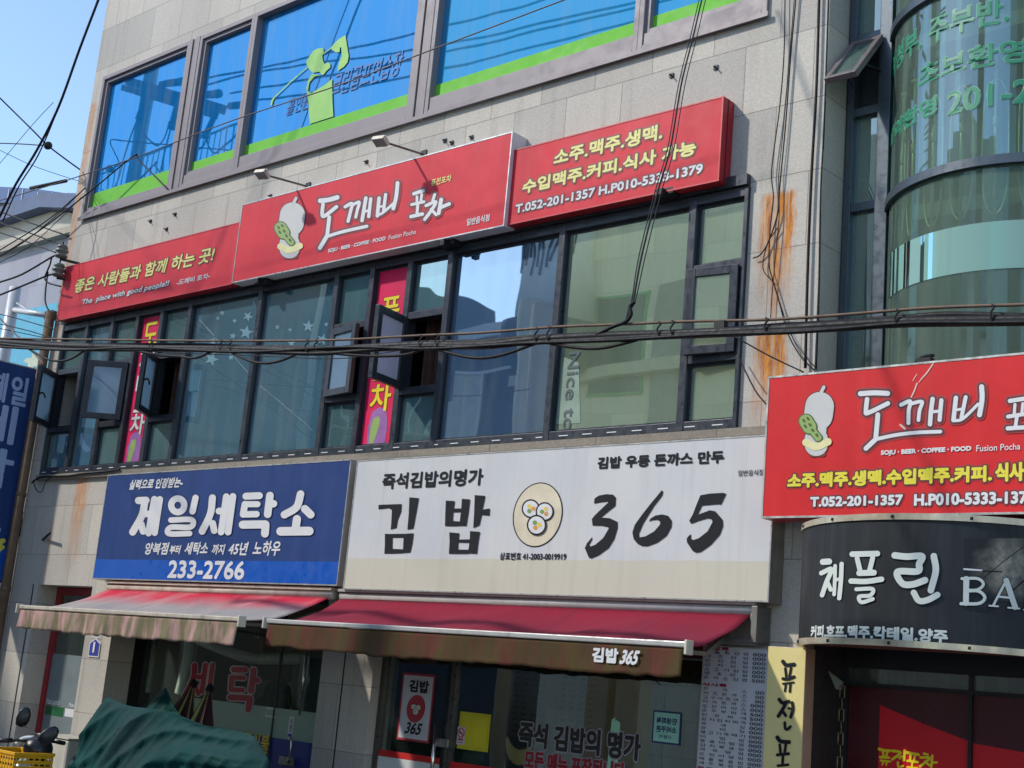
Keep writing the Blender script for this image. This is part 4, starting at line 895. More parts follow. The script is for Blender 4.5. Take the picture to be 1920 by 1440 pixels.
# inside the laundry: ducts, fan, pegboard
def duct(label, pts, r, n=70):
    P = smooth(pts, 12); k = len(P)*3; Q = []
    for i in range(len(P)-1):
        for j in range(4): Q.append(P[i].lerp(P[i+1], j/4))
    rs = [r*(1+.10*(1 if i % 4 < 2 else -1)) for i in range(len(Q))]
    return tag(MB().tube(Q, r, 12, True, rs).build('vent_duct', mat('duct_foil', (236, 238, 232), .45, .1, .12, 12)), label, 'duct', group='foil ducts inside the laundry')
D = lambda x, y, Y: at(x, y, Y)
duct('silver ribbed duct hanging vertically behind the laundry glass', [D(355, 1190, .56), D(352, 1225, .56), D(345, 1265, .56), D(336, 1302, .56)], .055)
duct('silver ribbed duct running level under the laundry ceiling', [D(375, 1200, .6), D(430, 1222, .6), D(480, 1235, .6), D(565, 1235, .6)], .055)
duct('dim ribbed duct at the dark left end of the laundry window', [D(285, 1190, .58), D(282, 1240, .58), D(274, 1300, .58)], .05)
p = D(528, 1310, .62)
fn = thing('exhaust_fan', 'round black exhaust fan seen through the laundry glass', 'fan', (p.x, p.y, p.z-.2))
M = Matrix.Translation(p) @ Matrix.Rotation(R(90), 4, 'X')
MB().lathe([(.15, 0), (.19, .02), (.19, .10), (.15, .12), (.145, .06), (.02, .06)], M, 24).build('housing', M_BLACK, fn)
mb = MB()
for k in range(5): mb.box(.03, .14, -.03, .03, .07, .078, M @ Matrix.Rotation(k*2*math.pi/5, 4, 'Z') @ Matrix.Rotation(.4, 4, 'X'))
mb.build('blade', M_DARK, fn); MB().box(p.x-.02, p.x+.02, p.y-.03, p.y+.03, .13, p.z-.17).build('stand', M_DARK, fn)
ob = MB(); ob.box(-13.9, -10.6, 2.2, 2.3, .13, 2.6)
tag(ob.build('partition_board', mat('green_grey_board', (150, 166, 154), .7, 0, .15, 2)), 'green grey partition board behind the laundry machines', 'board')
wm = thing('laundry_machine', 'grey boxy laundry machine standing inside the laundry', 'machine', (-12.6, 1.6, .13))
MB().box(-13.1, -12.2, 1.2, 2.0, .13, 1.9).build('cabinet', mat('machine_grey', (140, 146, 142), .5, .2, .12, 3), wm, bevel=.02); MB().lathe([(.28, 0), (.30, .03), (.25, .05), (.24, .02)], Matrix.Translation((-12.65, 1.2, 1.15)) @ Matrix.Rotation(R(90), 4, 'X'), 28).build('round_door', M_DARK, wm)
MB().box(-13.0, -12.3, 1.185, 1.199, 1.62, 1.82).build('control_panel', mat('panel_dark', (50, 54, 58), .4), wm)
# jambs lined in dark stone
# -- snack shop front
Yk = .13
sf = MB(); frame(sf, P2R+.003, -5.975, .13, GZ-.01, .05, Yk-.03, Yk+.04); xd = at(858, 1240, Yk).x; sf.box(xd-.03, xd+.03, Yk-.03, Yk+.04, .18, GZ-.06)
kf = sf.build('shop_front', mat('grey_steel_frame', (96, 92, 88), .35, .6, .15, 6), stone)
x0 = at(716, 1235, Yk).x; x1 = xd-.035
dfm = MB(); frame(dfm, x0, x1, .15, 2.08, .05, Yk-.02, Yk+.03); dfm.build('door_frame', mat('dark_door_frame', (44, 44, 46), .35, .5, .1, 6), kf)
MB().box(x0+.05, x1-.05, Yk, Yk+.008, .2, 2.03).build('door_glass', GK, kf)
MB().box(xd+.03, -6.03, Yk, Yk+.008, .18, GZ-.06).build('glass_pane', GK, kf)
zr1, zr0 = at(740, 1409, Yk).z, at(740, 1421, Yk).z
MB().box(x0+.05, x1-.05, Yk-.004, Yk-.001, zr0, zr1).build('red_band', mat('red_film', (196, 40, 40), .45), kf)
MB().box(x0+.05, x1-.05, Yk-.004, Yk-.001, .2, zr0-.001).build('white_film', mat('white_film', (206, 208, 208), .45), kf)
MB().box(xd+.03, xd+.75, Yk-.004, Yk-.001, zr0-.03, zr0+.04).build('red_band', mat('red_film', (196, 40, 40)), kf)
hx = at(816, 1380, Yk-.08).x
h = MB().tube([(hx, Yk-.08, at(819, 1356, Yk-.08).z), (hx, Yk-.08, .75)], .016, 10)
for z in (.85, 1.25): h.tube([(hx, Yk-.08, z), (hx, Yk, z)], .01, 8)
h.build('door_handle', M_STEEL, kf)
lk = at(830, 1393, Yk-.03); MB().box(lk.x-.06, lk.x+.08, Yk-.05, Yk-.005, lk.z-.035, lk.z+.035).build('door_lock', mat('brushed_lock', (170, 168, 162)), kf, bevel=.006)
M_INK = mat('dark_brown_letter', (40, 34, 34), .5); M_LOUT = mat('grey_letter_outline', (156, 154, 160), .5)
textY(kf, '즉석 김밥의 명가', (971, 1399), (1204, 1377), Yk-.002, M_INK, bold=.018, halo=M_LOUT, hr=.018)
textY(kf, '모든 메뉴 포장됩니다', (982, 1442), (1174, 1430), Yk-.002, mat('wine_letter', (140, 26, 40), .5), bold=.014, halo=M_LOUT, hr=.012)
# posters and notices on the snack shop glass
def notice(name, label, bl, tr, Y, border, face, bw=.012, cat='notice', tilt=0):
    q = boxY(bl, tr, Y); t = thing(name, label, cat, ((q[0]+q[1])/2, Y, q[2]))
    MB().box(q[0], q[1], Y-.004, Y-.001, q[2], q[3]).build('border', border, t); MB().box(q[0]+bw, q[1]-bw, Y-.0055, Y-.0042, q[2]+bw, q[3]-bw).build('sheet', face, t); return t, q
M_PRED = mat('poster_red', (168, 48, 58), .5, 0, .08, 4); M_PWH = mat('poster_white', (196, 194, 200), .45, 0, .05, 3)
nt, q = notice('poster', 'tall white poster with red edge and oval emblem on the snack shop door', (744, 1386), (817, 1266), Yk-.006, M_PRED, M_PWH, .02, 'poster')
Yq = Yk-.0125
textY(nt, '김밥', (767, 1297), (806, 1277), Yq, M_BLACK, bold=.010)
roll_emblem(nt, (680, 1190), 5.76, lambda x, y, d: at(x, y, Yq-d*.3), (575, 800, 100, 150), M_PRED, mat('poster_red2', (176, 52, 60), .5), .40)
textY(nt, '365', (758, 1375), (794, 1357), Yq, M_BLACK, bold=.007, shear=.3)
nt, q = notice('notice', 'bright yellow sheet taped inside the snack shop window', (857, 1403), (921, 1340), Yk-.0015, mat('yellow_paper', (196, 182, 30), .6, 0, .1, 4), mat('yellow_paper_inner', (206, 192, 36), .6, 0, .12, 3), .03)
nt, q = notice('notice', 'small white no smoking notice beside the snack shop door', (856, 1395), (874, 1364), Yk-.009, mat('pinkish_white', (205, 190, 190), .5), M_PWH, .004)
c = ((q[0]+q[1])/2, q[2]+(q[3]-q[2])*.66)
mb = MB(); mb.tube([(c[0]+.038*math.cos(w), Yk-.016, c[1]+.038*math.sin(w)) for w in [2*math.pi*i/20 for i in range(21)]], .005, 5); mb.tube([(c[0]-.026, Yk-.016, c[1]+.026), (c[0]+.026, Yk-.016, c[1]-.026)], .005, 5); mb.build('ban_ring', mat('sign_red_ring', (190, 40, 50), .5), nt)
mb = MB(); mb.box(c[0]-.024, c[0]+.018, Yk-.0158, Yk-.0148, c[1]-.005, c[1]+.005); mb.build('cigarette_mark', M_BLACK, nt)
mb = MB(); mb.box(q[0]+.015, q[1]-.015, Yk-.0158, Yk-.0148, q[2]+.035, q[2]+.05); mb.box(q[0]+.015, q[1]-.02, Yk-.0158, Yk-.0148, q[2]+.015, q[2]+.022); mb.build('ban_text_bar', M_PRED, nt)
nt, q = notice('notice', 'mint coupon notice with navy edge and reversed writing on the snack shop window', (1222, 1392), (1279, 1336), Yk-.0015, mat('notice_navy', (40, 58, 100), .5), mat('mint_paper', (150, 206, 190), .6, 0, .06, 4), .014)
for s_, a, b, k in (('민생회복', .60, .80, .004), ('소비쿠폰', .34, .54, .004), ('사용처', .16, .27, .001)):
    w = q[1]-q[0]; hh = q[3]-q[2]; m_ = .14 if k > .002 else .28
    text(nt, s_, planeY(Yk-.007), (q[0]+w*m_, q[1]-w*m_, q[2]+hh*a, q[2]+hh*b), mat('notice_navy', (40, 58, 100)), bold=k, d=.002, flip=True)
q0 = at(1138, 1425, Yk); q1 = at(1164, 1346, Yk)
mb = MB(); ys_ = Yk-.0012; mb.prism([(q0.x, ys_, q0.z-.25), (q1.x, ys_, q0.z-.27), (q1.x, ys_, q1.z-.04), (q1.x-.04, ys_, q1.z-.02), (q1.x-.06, ys_, q1.z-.03), (q0.x+.06, ys_, q1.z), (q0.x+.02, ys_, q1.z-.02)], (0, .0008, 0))
tag(mb.build('paper_strip', mat('mint_paper_strip', (150, 206, 176), .6, 0, .08, 5)), 'torn mint green paper strip behind the snack shop lettering', 'notice')
nt, q = notice('notice', 'small black vertical push label on the snack shop door', (833, 1380), (840, 1357), Yk-.02, M_BLACK, mat('label_grey', (60, 62, 64), .5), .004)
# inside the snack shop
tag(MB().box(-9.6, -6.05, 2.6, 2.7, .13, 2.6).build('partition_board', mat('brown_panel', (110, 66, 40), .7, 0, .2, 2)), 'orange brown panelled wall inside the snack shop', 'board')
for k, (px, w) in enumerate(((1000, .5), (1090, .5))):
    p = at(px, 1300, 2.3); t = thing('wall_menu', 'grey menu panel of small print hung inside the snack shop, ' + ('nearer the door', 'nearer the mint strip')[k], 'menu', (p.x, 2.3, p.z-.4), 'menu panels inside the snack shop')
    MB().box(p.x-.28, p.x+.28, 2.28, 2.30, p.z-.5, p.z+.35).build('board', mat('menu_grey', (88, 92, 92), .6), t)
    mb = MB()
    for r_ in range(12):
        for c_ in range(4): mb.box(p.x-.24+c_*.12, p.x-.24+c_*.12+.07, 2.275, 2.279, p.z+.25-r_*.06, p.z+.275-r_*.06)
    mb.build('print_rows', M_BLACK, t)
p = at(880, 1420, .8); t = thing('counter_shelf', 'wooden counter shelf inside the snack shop window', 'shelf', (p.x+.6, .8, .13))
MB().box(p.x-.1, p.x+1.3, .6, 1.0, .95, 1.0).build('top', mat('wood_brown', (130, 96, 64), .6, 0, .3, 8), t)
for x in (p.x-.05, p.x+1.2): MB().box(x, x+.05, .65, .95, .13, .949).build('leg', mat('wood_brown', (130, 96, 64)), t)
p = at(879, 1423, .7); t = thing('round_container', 'pale green round lidded tub on the snack shop shelf', 'tub', (p.x, .75, 1.0))
MB().lathe([(.10, 0), (.11, .02), (.11, .16), (.10, .18)], Matrix.Translation((p.x, .75, 1.001)), 20).build('body', mat('tub_green', (140, 160, 146), .5), t); MB().lathe([(.115, 0), (.115, .02), (.05, .03)], Matrix.Translation((p.x, .75, 1.182)), 20).build('lid', mat('tub_lid', (120, 140, 128), .5), t)
p = at(1245, 1330, 1.2); t = thing('drinks_fridge', 'dark glass door fridge inside the right part of the snack shop', 'fridge', (p.x, 1.2, .13))
MB().box(p.x-.5, p.x+.4, 1.2, 1.8, .13, 2.05).build('cabinet', mat('fridge_black', (24, 30, 32), .3), t, bevel=.02); MB().box(p.x-.45, p.x+.35, 1.19, 1.199, .3, 1.9).build('door', mirror_glass('fridge_glass', (20, 34, 34), .08), t)
MB().tube([(p.x-.02, 1.15, 1.85), (p.x-.02, 1.15, 1.1)], .012).build('handle', mat('fridge_edge', (110, 160, 140), .3), t)

# pilaster joints, menu board and cream board at the right end
YMn = -.10
q = boxY((1306, 1480), (1443, 1214), YMn); XA, XB = at(1320, 1211, YMn).x, at(1443, 1214, YMn).x
mbd = thing('menu_board', 'tall white menu board of dish names and prices beside the cream board', 'menu', ((XA+XB)/2, YMn, .3))
MB().box(XA, XB, YMn+.002, -.004, .3, 2.215).build('panel', mat('menu_white', (190, 190, 196), .45, 0, .06, 3, streak=.12), mbd); mb = MB(); frame(mb, XA-.004, XB+.002, .296, 2.219, .01, YMn-.002, YMn+.0015); mb.build('edge_trim', M_ALU, mbd)
rows = [('t', '김밥류', 145, ''), ('r', '365김밥', 185, '000'), ('r', '치즈김밥', 230, '000'), ('r', '참치김밥', 277, '000'), ('r', '김치김밥', 323, '000'), ('r', '소고기김밥', 370, '000'), ('r', '땡초김밥', 413, '000'), ('r', '돈까스김밥', 460, '500'),
        ('t', '식사류', 535, ''), ('r', '돈까스', 580, '00'), ('r', '치즈돈까스', 628, '00'), ('r', '고구마돈까스', 675, '00'), ('r', '피자돈까스', 720, '000'), ('r', '오므라이스', 768, '000'), ('r', '순두부찌개', 815, '500'), ('r', '된장찌개', 862, '500'), ('r', '참치김치찌개', 910, '000'),
        ('r', '육개장', 958, '000'), ('r', '갈비탕', 1003, '000'), ('r', '불고기뚝배기', 1050, '000'), ('r', '비빔밥', 1097, '000'), ('r', '돌솥비빔밥', 1142, '000'), ('r', '김치볶음밥', 1190, '000'), ('r', '제육덮밥', 1236, '000'), ('r', '오징어덮밥', 1285, '000'), ('r', '해물볶음밥', 1335, '000'), ('r', '새우볶음밥', 1380, '000'), ('t', '우동류', 1440, '')]
M_MRED = mat('menu_red', (150, 30, 54), .5)
for kind, s_, y, pr_ in rows:
    px = 1290+(215-(y-185)*.062)/5.76; py = 1190+y/5.76; c = at(px, py, YMn)
    hh = .021
    if kind == 't': text(mbd, s_, planeY(YMn), (c.x-.03, c.x+.30*(.62), c.z-hh*.62, c.z+hh*.62), M_MRED, bold=.003)
    else:
        n = len(s_); e = XA+.395
        wch = .046; letters(mbd, [(ch, (a, a+wch, c.z-hh*.50, c.z+hh*.50)) for i, ch in enumerate(s_) for a in [c.x-.02+(e-wch-(c.x-.02))*i/(n-1)]], planeY(YMn), M_BLACK, 0)
        w = .036*len(pr_); text(mbd, pr_, planeY(YMn), (XB-.025-w, XB-.025, c.z-hh*.55, c.z+hh*.5), M_BLACK, bold=.001)
XC0, XC1 = XB+.006, at(1512, 1217, -.13).x
cb = thing('cream_sign_board', 'pale yellow vertical board with black brush letters next to the dark bar door', 'sign', ((XC0+XC1)/2, -.13, .3))
MB().box(XC0, XC1, -.128, -.004, .3, 2.235).build('box', mat('cream_side', (178, 150, 128), .5, 0, .12, 5, streak=.3), cb, bevel=.003); MB().box(XC0+.004, XC1-.004, -.131, -.1285, .304, 2.231).build('face_panel', mat('cream_face', (222, 206, 140), .45, 0, .06, 3), cb)
FP = [([(1025,290),(1060,328),(1145,322)], 42), ([(1050,365),(1060,450)], 28), ([(1112,360),(1095,450)], 28), ([(1025,475),(1080,480),(1145,455)], 34), ([(1025,530),(1140,515)], 22), ([(1055,545),(1045,610)], 24), ([(1105,540),(1098,615)], 26),
      ([(985,700),(1020,735),(1088,722)], 40), ([(1055,740),(1025,800),(975,880)], 38), ([(1022,825),(1055,872)], 34), ([(1085,795),(1120,800)], 24), ([(1125,735),(1132,810),(1108,890)], 34), ([(1045,950),(1050,1012),(1075,1022),(1105,992)], 30),
      ([(965,1110),(1000,1150),(1090,1160)], 44), ([(990,1190),(1000,1280)], 30), ([(1055,1190),(1042,1280)], 30), ([(965,1298),(1085,1285)], 34), ([(1025,1310),(1020,1400)], 30), ([(970,1415),(1080,1405)], 28)]
brush(cb, FP, (1290, 1190), 5.76, pxmap(-.131), M_BLACK)
# -- dark bar entrance under the curved sign
Ye = .40
be = thing('bar_entrance', 'dark recessed bar entrance with maroon glass doors and red panels', 'entrance', (-4.0, Ye, 0))
xe0 = at(1594, 1290, Ye).x; xm = at(1823, 1290, Ye).x; zt = at(1700, 1294, Ye).z; zt2 = at(1700, 1258, Ye).z
mb = MB(); mb.box(xe0-.05, xe0, Ye-.03, Ye+.05, .13, zt2); mb.box(xm-.012, xm+.012, Ye-.03, Ye+.05, .13, zt2); mb.box(xe0, xm-.012, Ye-.03, Ye+.05, zt, zt+.03); mb.box(xm+.012, -3.0, Ye-.03, Ye+.05, zt, zt+.03); mb.box(xe0-.05, -3.0, Ye-.03, Ye+.05, zt2, zt2+.25)
mb.build('door_frame', mat('bar_frame', (40, 40, 42), .5, .3, .15, 5), be)
mb = MB(); mb.box(xe0, xm-.012, Ye, Ye+.01, .13, zt); mb.box(xm+.012, -3.0, Ye, Ye+.01, .13, zt); mb.build('maroon_panel', mat('maroon_film', (74, 20, 28), .35, 0, .12, 2), be)
mb = MB(); mb.box(xe0, xm-.012, Ye+.0, Ye+.01, zt+.03, zt2); mb.box(xm+.012, -3.0, Ye, Ye+.01, zt+.03, zt2); mb.build('transom_pane', mirror_glass('speckled_transom', (62, 66, 66), .06, drip=.3), be)
mb = MB(); xr = at(1650, 1330, Ye).x; z1, z2, z3 = at(1653, 1322, Ye).z, at(1818, 1390, Ye).z, at(1905, 1408, Ye).z; xk = at(1905, 1408, Ye).x
zm = z2
mb.poly([(xr, Ye-.002, .2), (xm-.013, Ye-.002, .2), (xm-.013, Ye-.002, zm), (xr+(xm-xr)*.5, Ye-.002, z1+(zm-z1)*.55), (xr, Ye-.002, z1)]); mb.poly([(xm+.013, Ye-.002, .2), (-3.1, Ye-.002, .2), (-3.1, Ye-.002, z3-.05), (xk, Ye-.002, z3), (xm+.013, Ye-.002, zm-.01)])
mb.build('red_panel', mat('bright_red_film', (206, 16, 32), .4, 0, .06, 3), be)
DP = [([(615,1028),(660,1042),(712,1045)], 26), ([(650,1055),(655,1090)], 20), ([(690,1060),(680,1095)], 20), ([(625,1102),(705,1107)], 22), ([(630,1132),(715,1142)], 18), ([(655,1142),(645,1170)], 16), ([(685,1147),(680,1175)], 16),
      ([(735,1045),(808,1062),(735,1122)], 24), ([(780,1088),(805,1112)], 22), ([(812,1095),(840,1100)], 18), ([(845,1045),(840,1130)], 24), ([(785,1148),(790,1188),(830,1182)], 20), ([(865,1060),(970,1080)], 26), ([(900,1080),(895,1130)], 20), ([(940,1085),(930,1130)], 20), ([(870,1135),(965,1147)], 22), ([(915,1150),(910,1190)], 18), ([(870,1192),(960,1202)], 20),
      ([(1020,1070),(1055,1080)], 20), ([(990,1105),(1070,1112),(985,1185)], 24), ([(1030,1142),(1070,1176)], 22), ([(1095,1090),(1085,1195)], 24), ([(1095,1150),(1135,1150)], 20)]
brush(be, DP, (1520, 1190), 4.8, pxmap(Ye-.002), M_YEL2)
mb = MB(); mb.box(-5.19, -5.09, -.0, 1.2, .13, 2.9); mb.box(-5.09, -3.0, Ye+.06, Ye+.12, 0, 2.9); mb.box(-3.0, -2.9, -.2, 1.2, 0, 2.9); mb.build('recess_wall', mat('recess_dark', (44, 42, 40), .8, 0, .25, 5), be)
MB().box(-5.08, -3.0, -.15, Ye+.05, zt2+.252, zt2+.30).build('recess_ceiling', M_SOF, be)
ch = MB(); x = at(1578, 1330, .1)
for k in range(9):
    z = 2.0-k*.16; ch.tube([(x.x-.018, .1, z), (x.x+.018, .1, z), (x.x+.018, .1, z-.08), (x.x-.018, .1, z-.08), (x.x-.018, .1, z)], .005, 5); ch.tube([(x.x, .1, z-.08), (x.x+.004, .1, z-.16)], .004, 5)
tag(ch.build('hanging_chain', mat('brassy_chain', (140, 120, 90), .5, .4, .2, 12)), 'thin chain of rectangular links hanging left of the bar doors', 'chain')
p = at(1568, 1280, .1); mb = MB(); mb.prism([at(1553, 1258, .1), at(1579, 1278, .1), at(1576, 1294, .1), at(1567, 1292, .1)], (0, .02, 0)); tag(mb.build('metal_flap', mat('grey_green_flap', (118, 122, 112), .6)), 'small grey metal flap in the dark corner beside the bar doors', 'flap')

# number plate, AC unit, pilaster grooves
q = boxY((166, 1231), (191, 1197), -.003)
npb = thing('house_number_plate', 'blue house shaped number plate with white 1 on the granite pier', 'plate', ((q[0]+q[1])/2, -.01, q[2]))
hs = lambda i, Y: [(q[0]+i, Y, q[2]+i), (q[1]-i, Y, q[2]+i), (q[1]-i, Y, q[3]-.06-i*.3), ((q[0]+q[1])/2, Y, q[3]-i*1.2), (q[0]+i, Y, q[3]-.06-i*.3)]
MB().prism(hs(0, -.012), (0, .010, 0)).build('edge', M_WHITE, npb); MB().prism(hs(.014, -.0145), (0, .002, 0)).build('face', mat('plate_blue', (36, 52, 150), .4), npb)
w = q[1]-q[0]; text(npb, '1', planeY(-.0146), (q[0]+w*.40, q[0]+w*.58, q[2]+.05, q[2]+.17), M_WHITE, bold=.008)
mb = MB(); zc = q[2]+.22; mb.box(q[0]+.02, q[1]-.02, -.0156, -.0147, zc, zc+.008); mb.build('divider', M_WHITE, npb)
acx, acy = at(83, 1376, -.35), at(128, 1388, -.35)
ac = thing('air_conditioner', 'cream outdoor air conditioner unit with round pink logo beside the granite pier', 'air conditioner', ((acx.x+acy.x)/2, -.2, .13))
MB().box(acx.x, acy.x+.12, -.42, -.05, .16, .80).build('casing', mat('ac_cream', (192, 188, 174), .5, 0, .08, 3, streak=.25), ac, bevel=.03)
MB().box(acx.x-.01, acy.x+.13, -.43, -.04, .80, .815).build('lid', mat('ac_lid', (184, 180, 166), .5, 0, .1, 4), ac, bevel=.005)
lc = at(92, 1421, -.425)
mb = MB(); mb.add([(lc.x+.075*math.cos(a), -.424, lc.z+.075*math.sin(a)) for a in [2*math.pi*i/30 for i in range(30)]], [tuple(range(30))]); lgo = mb.build('logo', mat('logo_pink', (196, 90, 124), .5), ac)
mb = MB(); mb.tube([(lc.x-.012, -.427, lc.z+.03), (lc.x-.012, -.427, lc.z-.03), (lc.x+.012, -.427, lc.z-.03)], .005, 5); mb.tube([(lc.x+.05*math.cos(a), -.427, lc.z+.05*math.sin(a)) for a in [R(70)+R(290)*i/24 for i in range(25)]]+[(lc.x+.02, -.427, lc.z)], .005, 5); mb.tube([(lc.x-.035, -.427, lc.z+.02), (lc.x-.03, -.427, lc.z+.02)], .007, 6); mb.build('logo_line', M_WHITE, ac)
mb = MB()
for k in (acx.x+.05, acy.x): mb.box(k, k+.08, -.38, -.08, .131, .158)
mb.build('foot', M_DARK, ac)
mb = MB()
for x in (at(640, 1300, 0).x,): mb.box(x-.008, x+.008, -.004, -.0005, .13, 2.0)
mb.box(DOOR0-.12, DOOR0-.10, -.006, -.001, .13, 2.5)
mb.build('pier_joint', mat('joint_dark', (40, 38, 38), .8), stone)

# ================================================================== covered motorcycle, scooter, folded parasols
def lerp_prof(P, x):
    for (a, b), (c, d) in zip(P, P[1:]):
        if a <= x <= c: t = (x-a)/(c-a); t = t*t*(3-2*t)*.35+t*.65; return b+(d-b)*t
    return P[0][1] if x < P[0][0] else P[-1][1]
def tarp_mat():
    t = NT('teal_tarpaulin'); n = t.noise(1.6, 4, .6); w = t.noise(420, 1)
    c = t.mix(t.rng(n, .3, .7), lin((4, 46, 46)), lin((8, 66, 64)))
    sp = t.n('ShaderNodeSeparateXYZ'); t.l(t.pos(), sp.inputs[0]); sm = t.math('PINGPONG', t.math('ADD', sp.outputs[0], .4), .45)
    c = t.mix(t.rng(sm, 0, .012, .55, 0), c, lin((4, 34, 36))); c = t.mix(t.rng(t.noise(3, 6, .7), .60, .8, 0, .25), c, lin((50, 84, 80)))
    return t.done(t.bsdf(c, t.rng(n, .3, .7, .62, .8), 0, .15, t.math('ADD', t.noise(7, 5, .6, stretch=(1, 1, .5)), t.math('MULTIPLY', w, .05)), .5, .03))
TARP = tarp_mat()
def cover(name, label, prof, yc, yw, zlow, group, seed, peaks=()):
    rnd = random.Random(seed); ph = [rnd.uniform(0, 6.28) for _ in range(8)]
    x0, x1 = prof[0][0], prof[-1][0]
    def fn(u, v):
        x = x0+(x1-x0)*u; h = lerp_prof(prof, x); q = 2*v-1; t = abs(q)
        w = yw*(.50+.50*math.sin(math.pi*min(max(u, .03), .97))**.5)
        y = q*w*(.20+.80*t**.75); z = zlow+(h-zlow)*(1-t**1.8)
        k = min(1, t*2.2)*min(1, (1-u)*6, u*9)
        def crease(p): return (1-abs(math.sin(p)))**2.0-.35          # sharp long creases between soft swells
        wob = .5*math.sin(x*2.3+ph[0])+.4*math.sin(z*4.1+x*1.7+ph[1])
        f = .095*crease((x*.55-z*1.0)*4.2+wob*1.5+ph[2])+.050*crease((x*.35-z*1.2)*9.0+wob*2.2+ph[3])+.03*math.sin(x*3.1+z*2+ph[4])+.018*crease((x*1.1-z*.9)*17+wob*3)
        sag = .02*math.sin(x*5+ph[5])*(1-t)
        return Vector((x, yc+y+f*k*(1 if q > 0 else -1), z+sag+.010*k*crease(x*7+z*5+ph[6])))
    t = thing(name, label, 'motorcycle', ((x0+x1)/2, yc, 0), group)
    mb = MB(); mb.grid(fn, 170, 90); mb.build('tarpaulin', TARP, t, sub=0)
    mb = MB()
    for x in (x0+.45, x1-.45):
        M = Matrix.Translation((x, yc, .29)) @ Matrix.Rotation(R(90), 4, 'X'); mb.lathe([(.20, -.05), (.28, -.05), (.30, 0), (.28, .05), (.20, .05)], M, 24)
    mb.build('wheel', mat('tyre_black', (28, 28, 30), .8), t)
    return t
cover('covered_motorcycle', 'motorcycle under a teal tarpaulin filling the front of the laundry window', [(-12.85, .30), (-12.55, .72), (-12.20, 1.24), (-12.08, 1.345), (-11.6, 1.31), (-11.0, 1.27), (-10.3, 1.23), (-9.75, 1.17), (-9.52, 1.02), (-9.38, .5)], -1.2, .50, .05, 'covered motorcycles', 3)
cover('covered_motorcycle', 'motorcycle under a dark teal tarpaulin rising to a sharp peak behind the other', [(-13.1, .5), (-12.75, 1.12), (-12.55, 1.20), (-12.42, 1.15), (-12.0, 1.50), (-11.78, 1.30), (-11.4, 1.02), (-10.9, .9)], -.62, .33, .05, 'covered motorcycles', 8)
# folded striped parasols leaning in the laundry doorway
def parasol(label, tip, foot, r, seed):
    tip, foot = Vector(tip), Vector(foot); t = thing('folded_parasol', label, 'parasol', foot, 'folded striped parasols')
    ax = (foot-tip); up = ax.normalized(); a = up.cross(Vector((0, 1, 0))).normalized(); b = a.cross(up)
    mb = MB(); n = 96
    cols = [mat('parasol_maroon', (62, 30, 42), .8), mat('parasol_lime', (164, 170, 84), .8), mat('parasol_tan', (176, 142, 104), .8)]
    P = lambda k, v: tip + ax*v*.96 + (a*math.cos(k*2*math.pi/n)+b*math.sin(k*2*math.pi/n))*(.02+r*v**1.1)*(1+.16*math.sin(k*2*math.pi*12/n+seed))
    for k in range(n):
        mb.k = [0, 0, 1, 0, 0, 2][(k//4+seed) % 6]
        for j in range(6): mb.add([P(k, j/6), P(k+1, j/6), P(k+1, (j+1)/6), P(k, (j+1)/6)], [(0,1,2,3)], True)
    mb.build('canopy', cols, t)
    MB().tube([tip-ax*.04, tip+ax*.02, foot], .014).build('pole', M_DARK, t); MB().lathe([(.03, -.03), (.045, 0), (.03, .04), (.01, .06)], Matrix.Translation(tip), 12).build('top_knob', M_BLACK, t)
p0 = at(362, 1284, -.15); parasol('folded striped parasol with dark knob leaning behind the covered motorcycle, left one', p0, at(322, 1400, -.34), .20, 0)
p0 = at(393, 1293, -.22); parasol('folded striped parasol with wide lime stripe leaning behind the covered motorcycle, right one', p0, at(366, 1405, -.40), .16, 2)

sx = at(72, 1400, -1.6)
sc = thing('scooter', 'silver and black scooter with two round mirrors at the bottom left', 'scooter', (sx.x, -1.6, 0))
M_SILV = mat('silver_paint', (150, 156, 162), .25, .6, .06, 5); M_SBLK = mat('scooter_black', (26, 28, 32), .35, 0, .1, 6)
top = sx.z
def blob(mb, c, r, e=1.0, n=14, M=None):
    prof = [(max(r[0]*math.sin(math.pi*i/n), .001), -math.cos(math.pi*i/n)*r[2]) for i in range(n+1)]
    MM = Matrix.Translation(c) @ (M or Matrix.Identity(4)) @ Matrix.Diagonal((1, r[1]/r[0], 1, 1)); return mb.lathe(prof, MM, 20)
X0 = sx.x
mb = MB(); blob(mb, (X0+.0, -1.6, top-.02), (.14, .14, .12), M=Matrix.Rotation(R(25), 4, 'Y')); blob(mb, (X0-.04, -1.6, top-.30), (.16, .15, .26)); mb.build('front_cowl', M_SBLK, sc)
mb = MB(); blob(mb, (X0-.05, -1.60, top-.28), (.16, .22, .20)); blob(mb, (X0-.55, -1.6, top-.32), (.42, .17, .14)); mb.build('body_shell', M_SILV, sc)
mb = MB(); mb.tube(smooth([(X0-.13, -1.76, top+.0), (X0-.10, -1.70, top+.06), (X0-.02, -1.60, top+.07), (X0+.0, -1.48, top+.06)], 5), .028, 10); mb.build('white_cover', mat('white_gloss', (210, 212, 214), .25), sc)
mb = MB(); mb.tube([(X0-.16, -1.95, top+.03), (X0-.05, -1.75, top+.05), (X0-.02, -1.45, top+.05), (X0-.14, -1.25, top+.03)], .014, 8); mb.tube([(X0-.16, -1.95, top+.03), (X0-.09, -1.83, top+.045)], .022, 10); mb.tube([(X0-.14, -1.25, top+.03), (X0-.08, -1.36, top+.045)], .022, 10); mb.build('handlebar', M_SBLK, sc)
